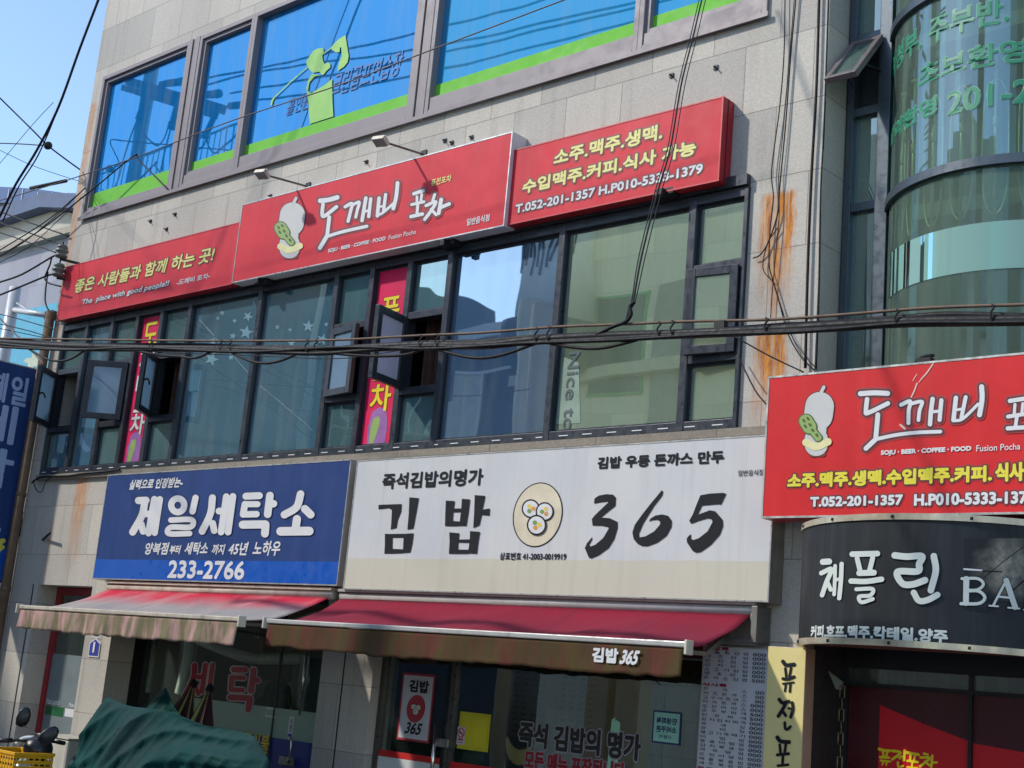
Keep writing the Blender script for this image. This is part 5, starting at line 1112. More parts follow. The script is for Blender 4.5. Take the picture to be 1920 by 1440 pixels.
for px, py, Y, tilt in ((44, 1345, -1.35, 12), (91, 1380, -1.95, 42)):
    c = at(px, py, Y); m_ = MB(); Mx = Matrix.Translation(c) @ Matrix.Rotation(R(60), 4, 'Z') @ Matrix.Rotation(R(tilt), 4, 'Y')
    m_.lathe([(.001, -.10), (.05, -.085), (.068, -.02), (.06, .05), (.03, .095), (.001, .105)], Mx @ Matrix.Diagonal((1, .28, 1, 1)), 20)
    mm = m_.build('mirror', M_SBLK, sc); MB().tube(smooth([c+Vector((0, .01, -.08)), Vector((c.x*.5+(X0-.04)*.5, Y*.7-1.6*.3, top+.10)), Vector((X0-.05, -1.6+(Y+1.6)*.5, top+.05))], 5), .008, 8).build('mirror_stem', M_DARK, mm)
for dx, nm in ((.28, 'wheel'), (-.85, 'wheel')): MB().lathe([(.13, -.045), (.20, -.05), (.23, 0), (.20, .05), (.13, .045)], Matrix.Translation((X0+dx, -1.6, .23)) @ Matrix.Rotation(R(90), 4, 'X'), 28).build(nm, mat('tyre_black', (28, 28, 30)), sc)
mb = MB(); mb.bar((X0+.05, -1.6, top-.2), (X0+.28, -1.6, .25), .06); mb.box(X0-.55, X0+.05, -1.72, -1.48, .22, .30); mb.box(X0-.95, X0-.30, -1.70, -1.50, .30, .45); mb.build('chassis', M_SBLK, sc)
MB().box(X0-.95, X0-.25, -1.74, -1.46, top-.20, top-.12).build('seat', M_SBLK, sc, bevel=.03)
# yellow crate riding on the scooter
cr = at(18, 1402, -1.7); cw, cd, chh = .34, .40, .26; c0x, c1x = at(34, 1402, -1.9).x-.62, at(34, 1402, -1.9).x
ct = thing('yellow_crate', 'yellow slatted plastic crate strapped on the scooter at the left edge', 'crate', ((c0x+c1x)/2, -1.7, cr.z-chh))
mb = MB(); z1 = cr.z; z0 = z1-chh; ya, yb2 = -1.92, -1.52
for (a, b, c, e) in ((c0x, c1x, ya, ya+.018), (c0x, c1x, yb2-.018, yb2), (c0x, c0x+.018, ya+.018, yb2-.018), (c1x-.018, c1x, ya+.018, yb2-.018)):
    for j in range(5): mb.box(a, b, c, e, z0+j*.052, z0+j*.052+.03)
n = 12
for k in range(n+1):
    x = c0x+(c1x-c0x-.02)*k/n; mb.box(x, x+.016, ya-.004, ya-.0005, z0, z1-.03); mb.box(x, x+.016, yb2+.0005, yb2+.004, z0, z1-.03)
for k in range(7):
    y = ya+.01+(yb2-ya-.036)*k/6; mb.box(c1x+.0005, c1x+.004, y, y+.016, z0, z1-.03); mb.box(c0x-.004, c0x-.0005, y, y+.016, z0, z1-.03)
M_CRT = mat('yellow_crate_plastic', (222, 164, 22), .45, 0, .08, 5)
mb.build('slatted_side', M_CRT, ct); MB().box(c0x, c1x, ya, yb2, z0-.02, z0-.001).build('base', M_CRT, ct)
mb = MB(); mb.box(c0x-.012, c1x+.012, ya-.012, ya+.02, z1-.028, z1); mb.box(c0x-.012, c1x+.012, yb2-.02, yb2+.012, z1-.028, z1); mb.box(c0x-.012, c0x+.02, ya+.02, yb2-.02, z1-.028, z1); mb.box(c1x-.02, c1x+.012, ya+.02, yb2-.02, z1-.028, z1); mb.build('rim', M_CRT, ct, bevel=.004)

# ================================================================== cables
def cable(label, pts, Y, r=.010, m_=None, group=None, k=6, name='cable', cat='cable'):
    P = smooth([at(x, y, Y if not isinstance(Y, (list, tuple)) else Y[i]) for i, (x, y) in enumerate(pts)], k)
    if pts[0][0] <= -10: P = [P[0]+(P[0]-P[1]).normalized()*9] + P            # runs on to the next pole, out of the frame
    if pts[0][1] <= -10: P = [P[0]+(P[0]-P[1]).normalized()*5] + P
    return tag(MB().tube(P, r, 6).build(name, m_ or M_CABLE), label, cat, group)
YT = -2.4
tb = thing('telecom_cables', 'thick bundle of black telecom cables hung across the middle windows on a thin wire', 'cable bundle', (-9, YT, 4.4))
def tpart(name, pts, r, m_=M_CABLE, dy=0): MB().tube(smooth([at(x, y, YT+dy) for x, y in pts], 6), r, 7).build(name, m_, tb)
main = [(-40,638),(0,641),(100,648),(200,651),(300,653),(400,654),(500,656),(600,657),(700,651),(790,647),(907,647),(1007,637),(1140,630),(1280,626),(1447,618),(1580,610),(1713,603),(1920,600),(1990,598)]
tpart('cable', main, .030); tpart('cable', [(x, y+4+2*math.sin(x*.013)) for x, y in main], .016, dy=-.02); tpart('cable', [(x, y-5+3*math.sin(x*.011+1)) for x, y in main], .013, dy=.03)
tpart('cable', [(-40,633),(150,646),(330,656),(520,651),(700,655),(860,643),(1007,640),(1140,633),(1280,628),(1380,620),(1530,608),(1680,597),(1780,590),(1920,593),(1990,594)], .018, dy=.02)
tpart('cable', [(-40,648),(120,656),(260,652),(450,660),(640,651),(800,654),(980,644),(1150,638),(1320,628),(1500,622),(1700,606),(1850,605),(1990,603)], .012, dy=-.03)
for q in ([(47,650),(83,671),(110,677),(135,672),(160,656)], [(233,653),(300,666),(333,668),(367,671),(400,658)], [(427,657),(467,676),(500,681),(533,674),(573,655)], [(800,647),(840,661),(890,671),(940,666),(1007,643)], [(1023,642),(1073,651),(1123,653),(1173,643),(1223,628)], [(573,657),(680,667),(760,665),(800,650)]): tpart('slack_loop', q, .011, dy=-.02)
tpart('messenger_wire', [(-40,632),(0,634),(283,638),(500,639),(640,637),(787,629),(900,624),(1040,613),(1140,609),(1280,603),(1447,599),(1580,590),(1747,577),(1920,571),(1990,569)], .009, mat('rusty_wire', (112, 92, 78), .7, .3, .2, 10))
mb = MB()
for x, y, y2 in ((170,636,654),(283,638,658),(413,638,658),(431,639,656),(575,638,660),(592,638,656),(788,629,652),(819,628,650),(1005,616,642),(1028,613,640),(1235,605,630),(1260,603,628),(1436,598,622),(1681,582,606),(1860,573,603)):
    mb.tube(smooth([at(x, y-2, YT), at(x+4, y+2, YT-.03), at(x-3, (y+y2)/2, YT-.04), at(x+2, y2, YT-.035), at(x+8, y2-3, YT+.0)], 4), .006, 5)
mb.build('hanger_hook', M_CABLE, tb)
cl = at(1350, 612, YT); MB().box(cl.x-.03, cl.x+.04, YT-.02, YT+.02, cl.z-.04, cl.z+.03, ).build('cable_clamp', M_DARK, tb)
# droppers that climb from the bundle to the roof
for k, (dx, r) in enumerate(((0, .007), (7, .004), (-5, .004))):
    cable(('black dropper cable climbing from the bundle past the telephone number sign', 'thin dropper cable just right of the thicker one over the telephone sign', 'thin dropper cable just left of the thicker one over the telephone sign')[k],
          [(1172,604),(1180+dx*.4,580),(1188+dx*.6,560),(1203+dx,480),(1233+dx,360),(1257+dx,277),(1277+dx,160),(1300+dx,67),(1317+dx,-5),(1340+dx,-90)], [-2.4,-2.35,-2.3,-2.1,-1.75,-1.5,-1.15,-.85,-.65,-.4], r, group='dropper cables over the telephone number sign')
cable('twisted tail of cable joining the dropper to the thin messenger wire', [(1118,628),(1150,612),(1172,604),(1183,590),(1181,575),(1190,566)], YT-.02, .012)
# cables on the right pier
YP = -.03
for lb, pts, r in (('black cable running down the right granite pier and crossing to its left side', [(1472,-10),(1470,100),(1462,200),(1447,317),(1450,370),(1444,430),(1442,494),(1449,525),(1462,570),(1478,627),(1504,672),(1527,694)], .008),
                   ('dark cable pair strand on the right granite pier meeting the upper rust patch', [(1493,-10),(1483,100),(1473,233),(1462,350),(1458,401),(1440,455),(1425,478),(1412,484)], .009),
                   ('thin cable on the right granite pier beside the dark strand', [(1490,-10),(1480,110),(1468,250),(1460,330),(1461,400),(1455,470),(1447,560),(1445,598)], .006),
                   ('short looped cable on the upper rust patch of the pier', [(1458,427),(1440,455),(1431,490),(1433,510),(1450,529)], .007),
                   ('slim cable fanning from the pier knot down to the lower red sign', [(1452,533),(1465,576),(1483,627),(1510,668),(1533,694)], .006)):
    cable(lb, pts, YP, r*.6)
cable('black conduit cable along the outer corner of the right granite pier', [(1536,-10),(1531,160),(1521,340),(1514,520),(1510,690)], [-.03]*5, .011)
cable('black cable down the side face of the right granite pier', [(1554,-10),(1545,240),(1539,360),(1535,560),(1530,692)], [.0, 0, 0, 0, 0], .007)
cable('thin stay wire from the right small casement down to the lower red sign', [(1376,630),(1440,666),(1507,698)], [-.5,-.45,-.4], .006)
cable('thin sagging wire from the right end of the window frame to the sign edge', [(1386,671),(1399,699),(1418,735),(1440,762)], [-.06,-.1,-.2,-.3], .006)
# wires at the left, crossing the sky and the corner of the building
LW = [('thick black cable climbing steeply across the left sky to the top edge', [(192,-20),(150,90),(110,200),(70,280),(30,345),(0,405),(-20,440)], -1.6, .016),
      ('black twin cable just below the steep thick one in the left sky', [(190,-20),(145,105),(107,208),(72,290),(35,350),(5,415)], -1.55, .009),
      ('wire falling from the upper left sky to the splice knob and the corner', [(-20,165),(0,184),(60,243),(90,273),(125,300),(150,318)], -1.0, .010),
      ('level wire from the left edge into the splice knob', [(-20,268),(40,270),(84,273)], -.42, .008),
      ('very thin wire rising across the left sky behind the steep cable', [(-10,318),(60,235),(100,192)], -1.6, .004),
      ('very thin wire descending to the corner below the splice knob', [(-10,277),(60,310),(130,334),(150,340)], -1.1, .004),
      ('long thin grey wire crossing the whole upper window row up to the right', [(-20,382),(60,358),(147,331),(260,293),(433,227),(640,158),(800,97),(1057,0),(1120,-25)], -1.2, .006),
      ('wire rising from the left edge to the corner just under the window green band', [(-20,485),(0,469),(83,417),(139,371),(160,352)], -.9, .008),
      ('black wire peaking on the first upper pane and ending at the sill', [(-20,492),(40,455),(92,419),(180,350),(250,293),(262,302),(320,360)], -.25, .010),
      ('wire falling right to the corner, highest of the parallel three', [(-20,390),(0,397),(69,422),(129,443)], -.3, .010),
      ('wire falling right to the corner, middle of the parallel three', [(-20,410),(0,418),(56,437),(122,462)], -.3, .010),
      ('wire falling right to the upper insulator, lowest of the parallel three', [(-20,430),(0,436),(50,453),(108,475)], -.3, .010),
      ('thick cable sagging from the left to the upper insulator', [(-20,536),(0,529),(42,514),(97,482),(108,478)], -.3, .013),
      ('thick cable sagging from the left to the lower insulator', [(-20,560),(0,553),(42,536),(83,519),(104,512)], -.3, .013),
      ('rising wire across the distant gabled house, upper one', [(-20,495),(0,481),(50,450),(110,400),(150,362)], -1.4, .006),
      ('rising wire across the distant gabled house, lower one', [(-20,508),(0,492),(55,462),(118,405),(152,370)], -1.4, .005),
      ('pale stay wire slanting down over the white street pole', [(-20,570),(0,597),(42,639),(62,660),(83,684)], -1.8, .009),
      ('faint wire under the bundle running to the first casement', [(-20,612),(30,622),(90,634),(150,640)], -1.6, .005),
      ('wire across the turquoise wall behind the pole, upper one', [(-20,585),(20,594),(60,605),(100,617)], -.9, .007),
      ('wire across the turquoise wall behind the pole, lower one', [(-20,603),(20,612),(60,622),(98,634)], -.9, .007),
      ('thin wire crossing the lower middle windows from left to right', [(150,652),(300,660),(500,668),(640,672),(760,655)], -.8, .005)]
for lb, pts, Y, r in LW:
    ends = -.25 if 'insulator' in lb else -.03 if any(w in lb for w in ('corner', 'sill', 'green band', 'casement', 'gabled')) else None
    Ys = [Y]*len(pts) if ends is None else [Y+(ends-Y)*i/(len(pts)-1) for i in range(len(pts))]
    cable(lb, pts, Ys, r, M_WIRE if 'pale' in lb or 'grey' in lb else None)
mb = MB(); p = at(76, 349, -1.18); q = at(124, 339, -1.18); mb.tube([p+(p-q)*.4, p, q], .022, 8); tag(mb.build('cable_sleeve', M_CABLE), 'thick black sleeve on the long wire over the distant curved roof', 'cable sleeve')
p = at(90, 273, -.42); tag(MB().lathe([(.01, -.05), (.05, -.03), (.055, 0), (.05, .03), (.01, .05)], Matrix.Translation(p) @ Matrix.Rotation(R(90), 4, 'Y'), 14).build('splice_knob', M_DARK), 'dark round splice knob where wires meet in the left sky', 'connector')
for k, (px, py) in enumerate(((116, 472), (110, 507))):
    p = at(px, py, -.25); t = thing('insulator', ('upper', 'lower')[k]+' grey ribbed insulator on the building corner beside the red slogan sign', 'insulator', p, 'insulators at the corner')
    MB().lathe([(.03, -.09), (.08, -.075), (.08, -.045), (.045, -.03), (.085, -.01), (.085, .02), (.045, .035), (.075, .05), (.06, .085), (.02, .09)], Matrix.Translation(p), 18).build('body', mat('insulator_grey', (104, 106, 98), .35, 0, .15, 12), t)
    MB().tube([p+Vector((0, 0, -.12)), p+Vector((0, 0, .13))], .012).build('pin', M_DARK, t); mb = MB(); mb.bar(p+Vector((0, 0, -.10)), (p.x+.05, -.002, p.z-.10), .03); mb.build('bracket', M_DARK, t)
cable('black looped lead between the two corner insulators', [(97,482),(94,495),(88,510),(84,522),(92,531),(114,537)], -.28, .012)
cable('long black lead drooping from the insulators behind the red sign', [(90,510),(86,540),(85,565),(92,582),(106,586)], -.26, .011)
cable('tangled cable under the left end of the middle windows', [(60,905),(75,895),(100,893),(130,892),(155,888),(200,884),(225,880)], -.07, .012)
cable('thin loose wire loop under the left end of the middle windows', [(62,900),(68,918),(78,922),(85,905),(95,895)], -.07, .006)
tag(MB().tube([at(80, 1012, -.003)+Vector((0, 0, .0)), at(110, 1002, -.003)+Vector((0, -.0, 0))+Vector((0, -.12, 0))], .016, 8).build('wall_peg', M_DARK), 'short black peg sticking out of the stained left wall', 'peg')
# small anchors left in the stone
for k, (px, py) in enumerate(((182, 516), (283, 415), (313, 430), (329, 402), (508, 368), (848, 268), (885, 258), (1260, 142), (688, 304), (1343, 127), (835, 264))):
    p = at(px, py, 0); mb = MB(); mb.box(p.x-.02, p.x+.02, -.012, -.0005, p.z-.02, p.z+.02); mb.tube([(p.x, 0, p.z), (p.x+.01, -.05, p.z-.01)], .007, 6)
    tag(mb.build('wall_anchor', M_DARK), 'small rusty iron anchor stub left in the granite above the red signs', 'anchor', 'iron stubs in the granite')
# brown drain pipe on the left corner, small lit box and fittings beside it
pp = MB(); pp.tube([(XL-.02, -.07, .0), (XL-.02, -.07, 6.05)], .06, 12)
for z in (1.2, 2.4, 3.6, 4.8): pp.tube([(XL-.02, -.07, z), (XL-.02, -.07, z+.05)], .068, 12)
tag(pp.build('drain_pipe', M_RUSTP), 'rust brown drain pipe down the left corner of the granite building', 'pipe')
tag(MB().box(-18.6, -16.60, .62, .8, 0, 5.0).build('alley_wall', mat('alley_plaster', (128, 126, 122), .8, 0, .2, 2, streak=.3)), 'narrow strip of grey plaster wall between the blue projecting sign and the granite corner', 'wall')
bx = thing('light_box', 'small red light box sign in a black frame behind the blue projecting sign', 'sign', at(30, 980, .3))
a, b = at(16, 1005, .5), at(38, 958, .5); MB().box(a.x, b.x, .45, .55, a.z, b.z).build('frame', M_DARK, bx); MB().box(a.x+.04, b.x-.04, .44, .449, a.z+.06, b.z-.06).build('red_face', mat('red_light_face', (214, 56, 70), .5), bx)

# ================================================================== what stands farther left
Yb = 14
def P_(px, py, Y=Yb): return at(px, py, Y)
gb_ = thing('gabled_house', 'pale house with dark blue gable roof and tiled wall far left', 'house', P_(60, 520))
mb = MB(); a = P_(-160, 460); b = P_(150, 460)
M_TILE = granite('pale_wall_tiles', (150, 148, 158), (), 1.1, 1.4, 0, 0, .15, .3)
mb.box(a.x-6, b.x+4, Yb, Yb+9, 0, P_(60, 452).z); mb.build('wall', M_TILE, gb_)
ap = P_(98, 397); l = P_(-60, 445); r_ = P_(190, 425)
mb = MB(); z0 = P_(60, 452).z
mb.prism([(l.x-3, Yb-.02, z0), (r_.x+2, Yb-.02, z0), (r_.x+2, Yb-.02, r_.z), (ap.x, Yb-.02, ap.z), (l.x-3, Yb-.02, l.z)], (0, 9, 0)); mb.build('gable', mat('cream_gable', (172, 168, 156), .7, 0, .08, .5), gb_)
mb = MB()
for s0, s1 in (((l.x-4, l.z-.1), (ap.x, ap.z)), ((ap.x, ap.z), (r_.x+3, r_.z-.1))):
    mb.prism([(s0[0], Yb-.5, s0[1]+.02), (s1[0], Yb-.5, s1[1]+.02), (s1[0], Yb-.5, s1[1]+.55), (s0[0], Yb-.5, s0[1]+.55)], (0, 9.5, 0))
mb.build('roof', mat('slate_blue_roof', (66, 78, 108), .5, 0, .15, .6), gb_)
mb = MB(); mb.box(a.x-6, b.x+4, Yb-.3, Yb-.001, z0-.25, z0); mb.build('eaves', mat('tan_eaves', (150, 138, 122), .7), gb_)
cv = thing('curved_roof_hall', 'building with long curved dark blue roof edge far left behind the gable', 'building', P_(60, 380, 26))
Yc = 26
top_ = [P_(x, y, Yc) for x, y in ((-120,356),(-60,351),(0,350),(40,352),(80,356),(110,360),(170,371),(240,386))]
def strip(off0, off1, m_, nm, yo=0):
    mb = MB()
    for i in range(len(top_)-1):
        p, q = top_[i], top_[i+1]; mb.add([Vector((p.x, Yc+yo, p.z-off1)), Vector((q.x, Yc+yo, q.z-off1)), Vector((q.x, Yc+yo, q.z-off0)), Vector((p.x, Yc+yo, p.z-off0)), Vector((p.x, Yc+6, p.z-off1)), Vector((q.x, Yc+6, q.z-off1)), Vector((q.x, Yc+6, q.z-off0)), Vector((p.x, Yc+6, p.z-off0))], [(0,1,2,3), (7,6,5,4), (3,2,6,7), (0,4,5,1)])
    mb.build(nm, m_, cv)
strip(0, .95, mat('navy_roof_panel', (58, 76, 116), .4, .1, .1, .5), 'roof_edge'); strip(.951, 1.9, mat('grey_blue_soffit', (104, 112, 128), .6, 0, .1, .5), 'soffit', .4); strip(1.901, 12, mat('hall_wall', (150, 156, 166), .7, 0, .1, .4), 'wall', 1.0)
mb = MB()
for px in (18, 44, 72, 99, 128): p = P_(px, 352 if px < 60 else 359, Yc-.02); mb.box(p.x-.03, p.x+.03, Yc-.04, Yc-.002, p.z-.9, p.z-.05)
mb.build('roof_seam', M_ALU, cv)
tq = thing('turquoise_building', 'low turquoise painted building behind the blue projecting sign', 'building', P_(60, 640, 11))
a, b = P_(-160, 592, 11), P_(150, 600, 11)
MB().box(a.x-4, b.x+3, 11, 13.6, 0, a.z*.5+b.z*.5).build('wall', mat('turquoise_paint', (72, 158, 184), .6, 0, .08, 1, streak=.1), tq)
mb = MB(); p, q = P_(40, 700, 10.99), P_(88, 655, 10.99); mb.add([(p.x+(q.x-p.x)*(.5+.5*math.cos(w)*(.75+.25*math.sin(5*w))), 10.985, p.z+(q.z-p.z)*(.5+.5*math.sin(w)*(.75+.25*math.cos(7*w)))) for w in [2*math.pi*i/40 for i in range(40)]], [tuple(range(40))]); mb.build('wall_painting', mat('cream_mural', (176, 184, 160), .6, 0, .2, 4), tq)
pl = thing('street_pole', 'white steel camera pole with a cross arm behind the blue projecting sign', 'pole', (at(12, 680, 2.5).x, 2.5, 0))
M_PW = mat('white_pole_paint', (196, 198, 200), .4, .1, .06, 4, streak=.15)
x = at(12, 640, 2.5); zt = at(25, 540, 2.5).z
MB().tube([(x.x, 2.5, 0), (x.x, 2.5, zt-1.6), (x.x, 2.5, zt)], .11, 14, True, [.13, .115, .10]).build('post', M_PW, pl)
e = at(92, 592, 2.5); s_ = Vector((x.x, 2.5, at(24, 580, 2.5).z))
mb = MB(); mb.tube([s_, e], .05, 10); mb.tube([Vector((x.x, 2.5, zt-.25)), s_+(e-s_)*.55], .015, 6); mb.build('cross_arm', M_PW, pl)
mb = MB(); mb.box(e.x-.02, e.x+.22, 2.42, 2.58, e.z-.08, e.z+.06); mb.tube([(e.x+.1, 2.5, e.z+.0), (e.x+.25, 2.45, e.z-.08)], .05, 10); mb.build('camera_head', M_DARK, pl, bevel=.01)

# ================================================================== the far side of the street (seen as reflections)
DO = 14.0
A_ = lambda px, py, D=DO: across(px, py, D)
def opp(name, label, px0, px1, pytop, colr, D=DO, depth=6, wins=(), wm=None, zt=None):
    a, b = A_(px0, pytop, D), A_(px1, pytop, D); z = zt or max(a.z, b.z)
    t = thing(name, label, 'building', ((a.x+b.x)/2, -D-depth/2, 0))
    MB().box(a.x, b.x, -D-depth, -D, 0, z).build('wall', colr, t)
    for (wx0, wy0, wx1, wy1) in wins:
        p, q = A_(wx0, wy0, D), A_(wx1, wy1, D)
        mb = MB(); mb.box(min(p.x, q.x)-.06, max(p.x, q.x)+.06, -D+.002, -D+.05, min(p.z, q.z)-.06, max(p.z, q.z)+.06); w = mb.build('window', mat('green_window_frame', (70, 170, 104), .5), t)
        MB().box(min(p.x, q.x), max(p.x, q.x), -D+.051, -D+.06, min(p.z, q.z), max(p.z, q.z)).build('pane', wm or mat('opposite_pane', (92, 136, 140), .2), w)
    return t
M_BEI = granite('beige_opposite_stone', (243, 236, 214), (), .9, .7, 0, 0, .12, .4)
opp('beige_building', 'beige stone building across the street mirrored in the wide right panes', 1010, 1900, 250, M_BEI, wins=((1108, 740, 1208, 545),), wm=mat('teal_opposite_pane', (30, 70, 76), .2), zt=13.2)
opp('beige_annex', 'beige stone annex farther right across the street mirrored in the curved glass', 1900, 2500, 250, M_BEI, zt=11.5)
opp('dark_teal_building', 'dark teal building across the street mirrored in the two left wide panes', 285, 640, 470, mat('dark_teal_wall', (44, 70, 84), .4, 0, .15, 1), zt=A_(450, 520).z)
t = opp('low_dark_building', 'low dark building across the street mirrored in the lower centre pane', 640, 1008, 640, mat('slate_wall', (52, 62, 80), .5, 0, .12, 1), zt=A_(900, 618).z)
a, b = A_(640, 618), A_(1008, 618); MB().box(a.x, b.x, -DO+.002, -DO+.35, A_(900, 618).z-.35, A_(900, 618).z-.02).build('white_fascia', M_WHITE, t)
opp('cream_building', 'cream building across the street mirrored in the small left panes', 60, 283, 600, M_BEI, zt=A_(200, 480).z)
t = opp('cream_pier_building', 'narrow cream pier across the street mirrored as a pale strip in a left pane', 536, 592, 480, M_BEI, D=13.5, depth=.45, zt=A_(560, 500, 13.5).z)
# utility pole line with cross arm and insulators, mirrored in the blue panes
DP_ = 7.0
B_ = lambda px, py, D=DP_: across(px, py, D)
up = thing('utility_pole', 'utility pole with steel cross arms and insulators mirrored in the first blue panes', 'pole', (B_(225, 180).x, -DP_, 0))
M_ARM = mat('galvanised_dark', (52, 62, 66), .6, .2, .1, 6); M_CONC = mat('concrete_pole', (150, 146, 136), .8, 0, .12, 4)
MB().tube([(B_(235, 160).x, -DP_-.5, 0), (B_(235, 160).x, -DP_-.5, B_(235, 140).z+.6)], .16, 14).build('post', M_CONC, up)
mb = MB(); mb.bar(B_(232, 148), B_(414, 203), .10, .20); mb.bar(B_(222, 160), B_(398, 214), .08, .14); mb.build('cross_arm', M_ARM, up)
def insul(p, q, r):
    p, q = Vector(p), Vector(q); n = 22; P = [p.lerp(q, i/n) for i in range(n+1)]
    MB().tube(P, r, 10, True, [r*(1.0 if i % 2 else .72) for i in range(n+1)]).build('insulator', M_ARM, up)
    MB().tube([q, q+(q-p)*.35], r*1.15, 10).build('clamp', mat('clamp_grey', (88, 100, 100), .5, .2, .1, 6), up)
for pq in (((292, 155), (330, 150)), ((372, 176), (395, 172)), ((424, 196), (458, 192)), ((268, 175), (257, 210)), ((328, 193), (318, 228)), ((392, 215), (378, 245))): insul(B_(*pq[0]), B_(*pq[1]), .085)
for q in ([(340,150),(520,115),(800,50),(1250,-65)], [(425,171),(600,140),(800,100),(1280,-15)], [(475,185),(650,160),(800,130),(1290,10)], [(345,152),(370,158),(480,130),(820,80),(1280,-25)]):
    MB().tube(smooth([B_(x, y) for x, y in q], 5), .022, 6).build('line_wire', M_CABLE, up)
for q in ([(250,222),(238,255),(226,288),(215,330),(202,355)], [(258,222),(262,245),(275,262),(288,270),(302,255),(312,225)], [(314,240),(305,275),(296,310),(288,330)], [(378,255),(372,270),(356,282)], [(378,255),(382,270),(395,285),(410,275),(432,255),(446,230),(455,205)]):
    MB().tube(smooth([B_(x, y) for x, y in q], 5), .022, 6).build('jumper_lead', M_CABLE, up)
rf = thing('railed_roof', 'parapet roof with thin metal railing mirrored at the bottom of the first blue panes', 'roof', (B_(260, 330, 9).x, -9, 0))
a, b = B_(180, 352, 9), B_(432, 290, 9); ZR = B_(300, 322, 9).z
MB().box(a.x-2, b.x, -12, -9, 0, ZR-.12).build('parapet', mat('parapet_tan', (128, 112, 92), .8, 0, .15, 1), rf)
mb = MB(); n = 30
mb.tube([(a.x-2, -9.1, ZR+.75), (b.x, -9.1, ZR+.75)], .03, 6)
for k in range(n+1): xx = a.x-2+(b.x-a.x+2)*k/n; mb.tube([(xx, -9.1, ZR-.12), (xx, -9.1, ZR+.75)], .018, 5)
mb.build('railing', mat('railing_grey', (150, 160, 150), .4, .4, .1, 8), rf)
# striped guard pole mirrored low in the snack shop glass
g0 = across(958, 1300, 5.0)
gp = thing('guard_pole', 'cream utility pole with black and yellow guard stripes mirrored in the snack shop glass', 'pole', (g0.x, g0.y, 0))
MB().tube([(g0.x, g0.y, 2.12), (g0.x, g0.y, 7.0)], .17, 16).build('post', mat('sunlit_concrete', (206, 190, 156), .8, 0, .12, 3), gp)
mb = MB(); mb.tube([(g0.x, g0.y, 1.15), (g0.x, g0.y, 2.12)], .185, 16); mb.build('grey_sleeve', mat('grey_sleeve', (96, 96, 94), .6), gp)
def stripe():
    t = NT('guard_stripes'); w = t.n('ShaderNodeTexWave', wave_type='BANDS', bands_direction='DIAGONAL'); w.inputs['Scale'].default_value = 1.6; t.l(t.pos(), w.inputs['Vector'])
    return t.done(t.bsdf(t.mix(t.rng(w.outputs['Fac'], .48, .52), lin((30, 30, 32)), lin((214, 190, 110))), .6))
MB().tube([(g0.x, g0.y, 0), (g0.x, g0.y, 1.149)], .18, 16).build('striped_sleeve', stripe(), gp)
for k, (px, w) in enumerate(((1092, .34), (1150, .40))):
    p = across(px, 1350, 6.0); c_ = thing('cream_column', ('left', 'right')[k]+' cream entrance column across the street mirrored in the snack shop glass', 'column', (p.x, p.y, 0), 'cream columns across the street')
    MB().box(p.x-w/2, p.x+w/2, p.y-.3, p.y, 0, 3.1).build('shaft', mat('sunlit_cream', (222, 204, 166), .7, 0, .1, 2), c_); MB().box(p.x-w/2-.05, p.x+w/2+.05, p.y-.35, p.y+.05, 3.101, 3.25).build('capital', mat('sunlit_cream', (222, 204, 166)), c_)

p0, p1 = across(972, 850, 9.0), across(1004, 560, 9.0)
lp_ = thing('utility_pole', 'pale concrete pole hung with cable boxes mirrored in the lower centre pane', 'pole', (p0.x, p0.y, 0))
MB().tube([(p0.x, p0.y, 0), (p0.x, p0.y, p1.z)], .20, 16).build('post', mat('sunlit_concrete', (226, 212, 180), .8, 0, .12, 3), lp_)
mb = MB()
for k, (dx, z, w, h) in enumerate(((.35, 4.6, .22, .3), (-.3, 4.2, .2, .22), (.4, 5.3, .16, .2), (.15, 3.7, .25, .35))): mb.box(p0.x+dx-w, p0.x+dx+w, p0.y+.15, p0.y+.40, z, z+h)
mb.build('cable_box', M_DARK, lp_)
mb = MB(); rn = random.Random(4)
for k in range(14): mb.tube(smooth([(p0.x+rn.uniform(-.5, .6), p0.y+.3, 3.6+rn.random()*2), (p0.x+rn.uniform(-.6, .8), p0.y+.45, 3.6+rn.random()*2), (p0.x+rn.uniform(-.6, .8), p0.y+.3, 3.6+rn.random()*2)], 6), .018, 5)
mb.build('cable_coil', M_CABLE, lp_)

# more of the opposite fronts, so that the panes have something real to mirror  (opposite_detail)
def front_detail(root, x0, x1, z0, z1, D, cw, rh, wall_gap, panes, seed, frm):
    rn = random.Random(seed); nx = max(1, int((x1-x0)/cw)); nz = max(1, int((z1-z0)/rh)); cx_, rz_ = (x1-x0)/nx, (z1-z0)/nz
    for i in range(nx):
        for j in range(nz):
            a, b = x0+i*cx_+wall_gap, x0+(i+1)*cx_-wall_gap; c, e = z0+j*rz_+wall_gap*1.2, z0+(j+1)*rz_-wall_gap*1.2
            mb = MB(); frame(mb, a, b, c, e, .07, -D+.002, -D+.06); mb.box((a+b)/2-.03, (a+b)/2+.03, -D+.002, -D+.055, c+.07, e-.07); w = mb.build('window', frm, root)
            MB().box(a+.07, (a+b)/2-.03, -D+.003, -D+.02, c+.07, e-.07).build('pane', rn.choice(panes), w); MB().box((a+b)/2+.03, b-.07, -D+.003, -D+.02, c+.07, e-.07).build('pane', rn.choice(panes), w)
OPN = [mat('opp_pane_teal', (60, 104, 116), .25), mat('opp_pane_pale', (150, 176, 178), .3), mat('opp_pane_dark', (28, 44, 54), .2), mat('opp_pane_blind', (196, 196, 180), .6)]
def box_of(o):
    q = [c for c in o.children if c.name.startswith('wall')][0]; L = o.location; v = [p.co for p in q.data.vertices]
    return L.x+min(p.x for p in v), L.x+max(p.x for p in v), max(p.z for p in v)
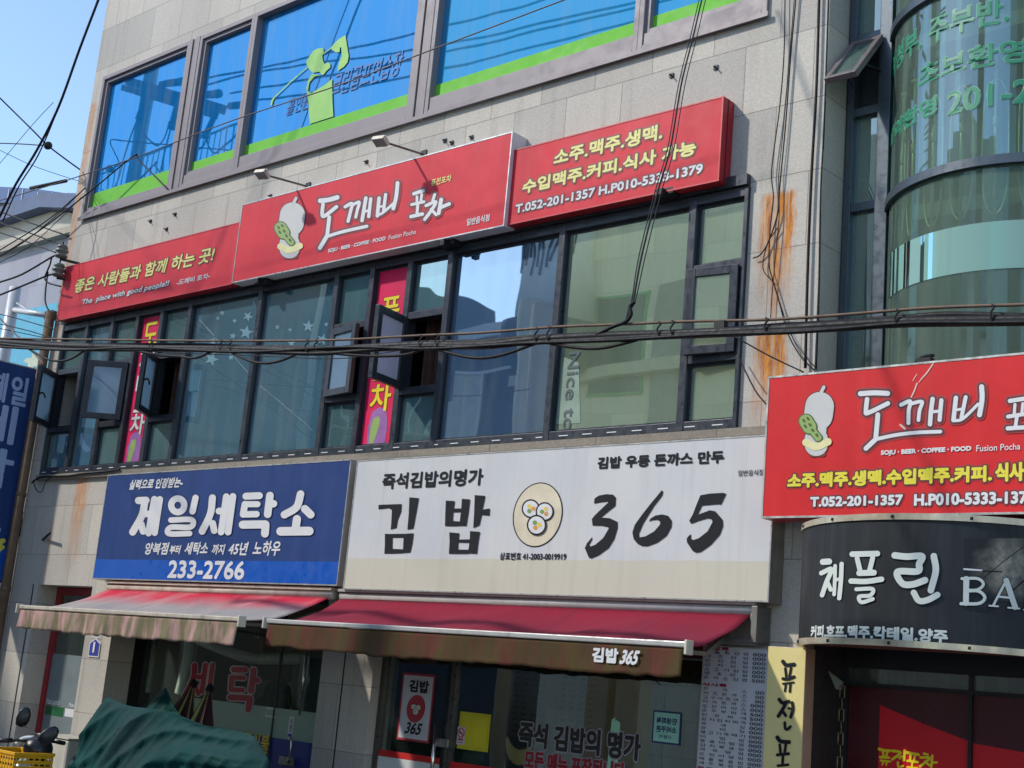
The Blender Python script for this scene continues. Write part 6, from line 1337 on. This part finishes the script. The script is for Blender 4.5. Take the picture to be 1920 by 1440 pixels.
for nm, D, cw, rh, gp_, z0, sd, frm in (('dark_teal_building', 14.0, 2.6, 2.6, .22, 3.2, 5, M_FRAME), ('low_dark_building', 14.0, 3.0, 2.4, .4, 2.6, 6, M_WHITE), ('cream_building', 14.0, 3.0, 2.8, .6, 3.0, 7, M_FRAME), ('beige_annex', 14.0, 3.4, 3.2, .8, 3.2, 11, M_FRAME)):
    o = bpy.data.objects[nm]; a, b, z = box_of(o); front_detail(o, a, b, z0, z-.5, D, cw, rh, gp_, OPN, sd, frm)
o = bpy.data.objects['beige_building']; a, b, z = box_of(o)
p, q = A_(1225, 560), A_(1330, 470)
front_detail(o, p.x+.4, b-.5, 3.2, 8.2, 14.0, 4.2, 3.6, .7, OPN, 9, mat('green_window_frame', (70, 170, 104)))
mb = MB(); mb.box(a, b, -13.998, -13.7, 8.45, 8.7); mb.box(a, b, -13.998, -13.75, 3.0, 3.15); mb.box(a+.1, a+.5, -13.998, -13.8, 3.15, 8.45); mb.build('ledge', mat('ledge_cream', (214, 204, 178), .7), o)

p, q = A_(1212, 800), A_(1300, 520)
MB().box(p.x, q.x, -13.998, -13.93, p.z, q.z).build('grey_panel', mat('grey_cladding', (150, 152, 146), .6), bpy.data.objects['beige_building'])
c = A_(1024, 540, 13.2); cz = A_(1024, 612, 13.2).z
MB().tube([(c.x, -13.6, cz), (c.x, -13.6, 13)], .85, 28).build('rounded_bay', mat('white_plaster', (238, 236, 228), .7, 0, .06, 1), bpy.data.objects['beige_building'])
MB().lathe([(.2, -1.2), (.9, -.9), (1.25, -.2), (1.25, 0), (.3, .01)], Matrix.Translation((c.x, -13.55, cz)), 28).build('bay_canopy', mat('slate_canopy', (62, 70, 84), .5), bpy.data.objects['beige_building'])
mb = MB(); rn = random.Random(2)
for k in range(7):
    w0 = R(40+k*16); zz = cz+1.2+rn.random()*.4
    mb.tube(smooth([(c.x+.86*math.cos(w0+dw), -13.6+.86*math.sin(w0+dw), zz+dz) for dw, dz in ((-.1, 0), (-.12, 1.0), (0, 1.4), (.1, .9), (.02, .3), (.1, -.2))], 4), .03, 5)
mb.build('bay_outline_drawing', M_DARK, bpy.data.objects['beige_building'])
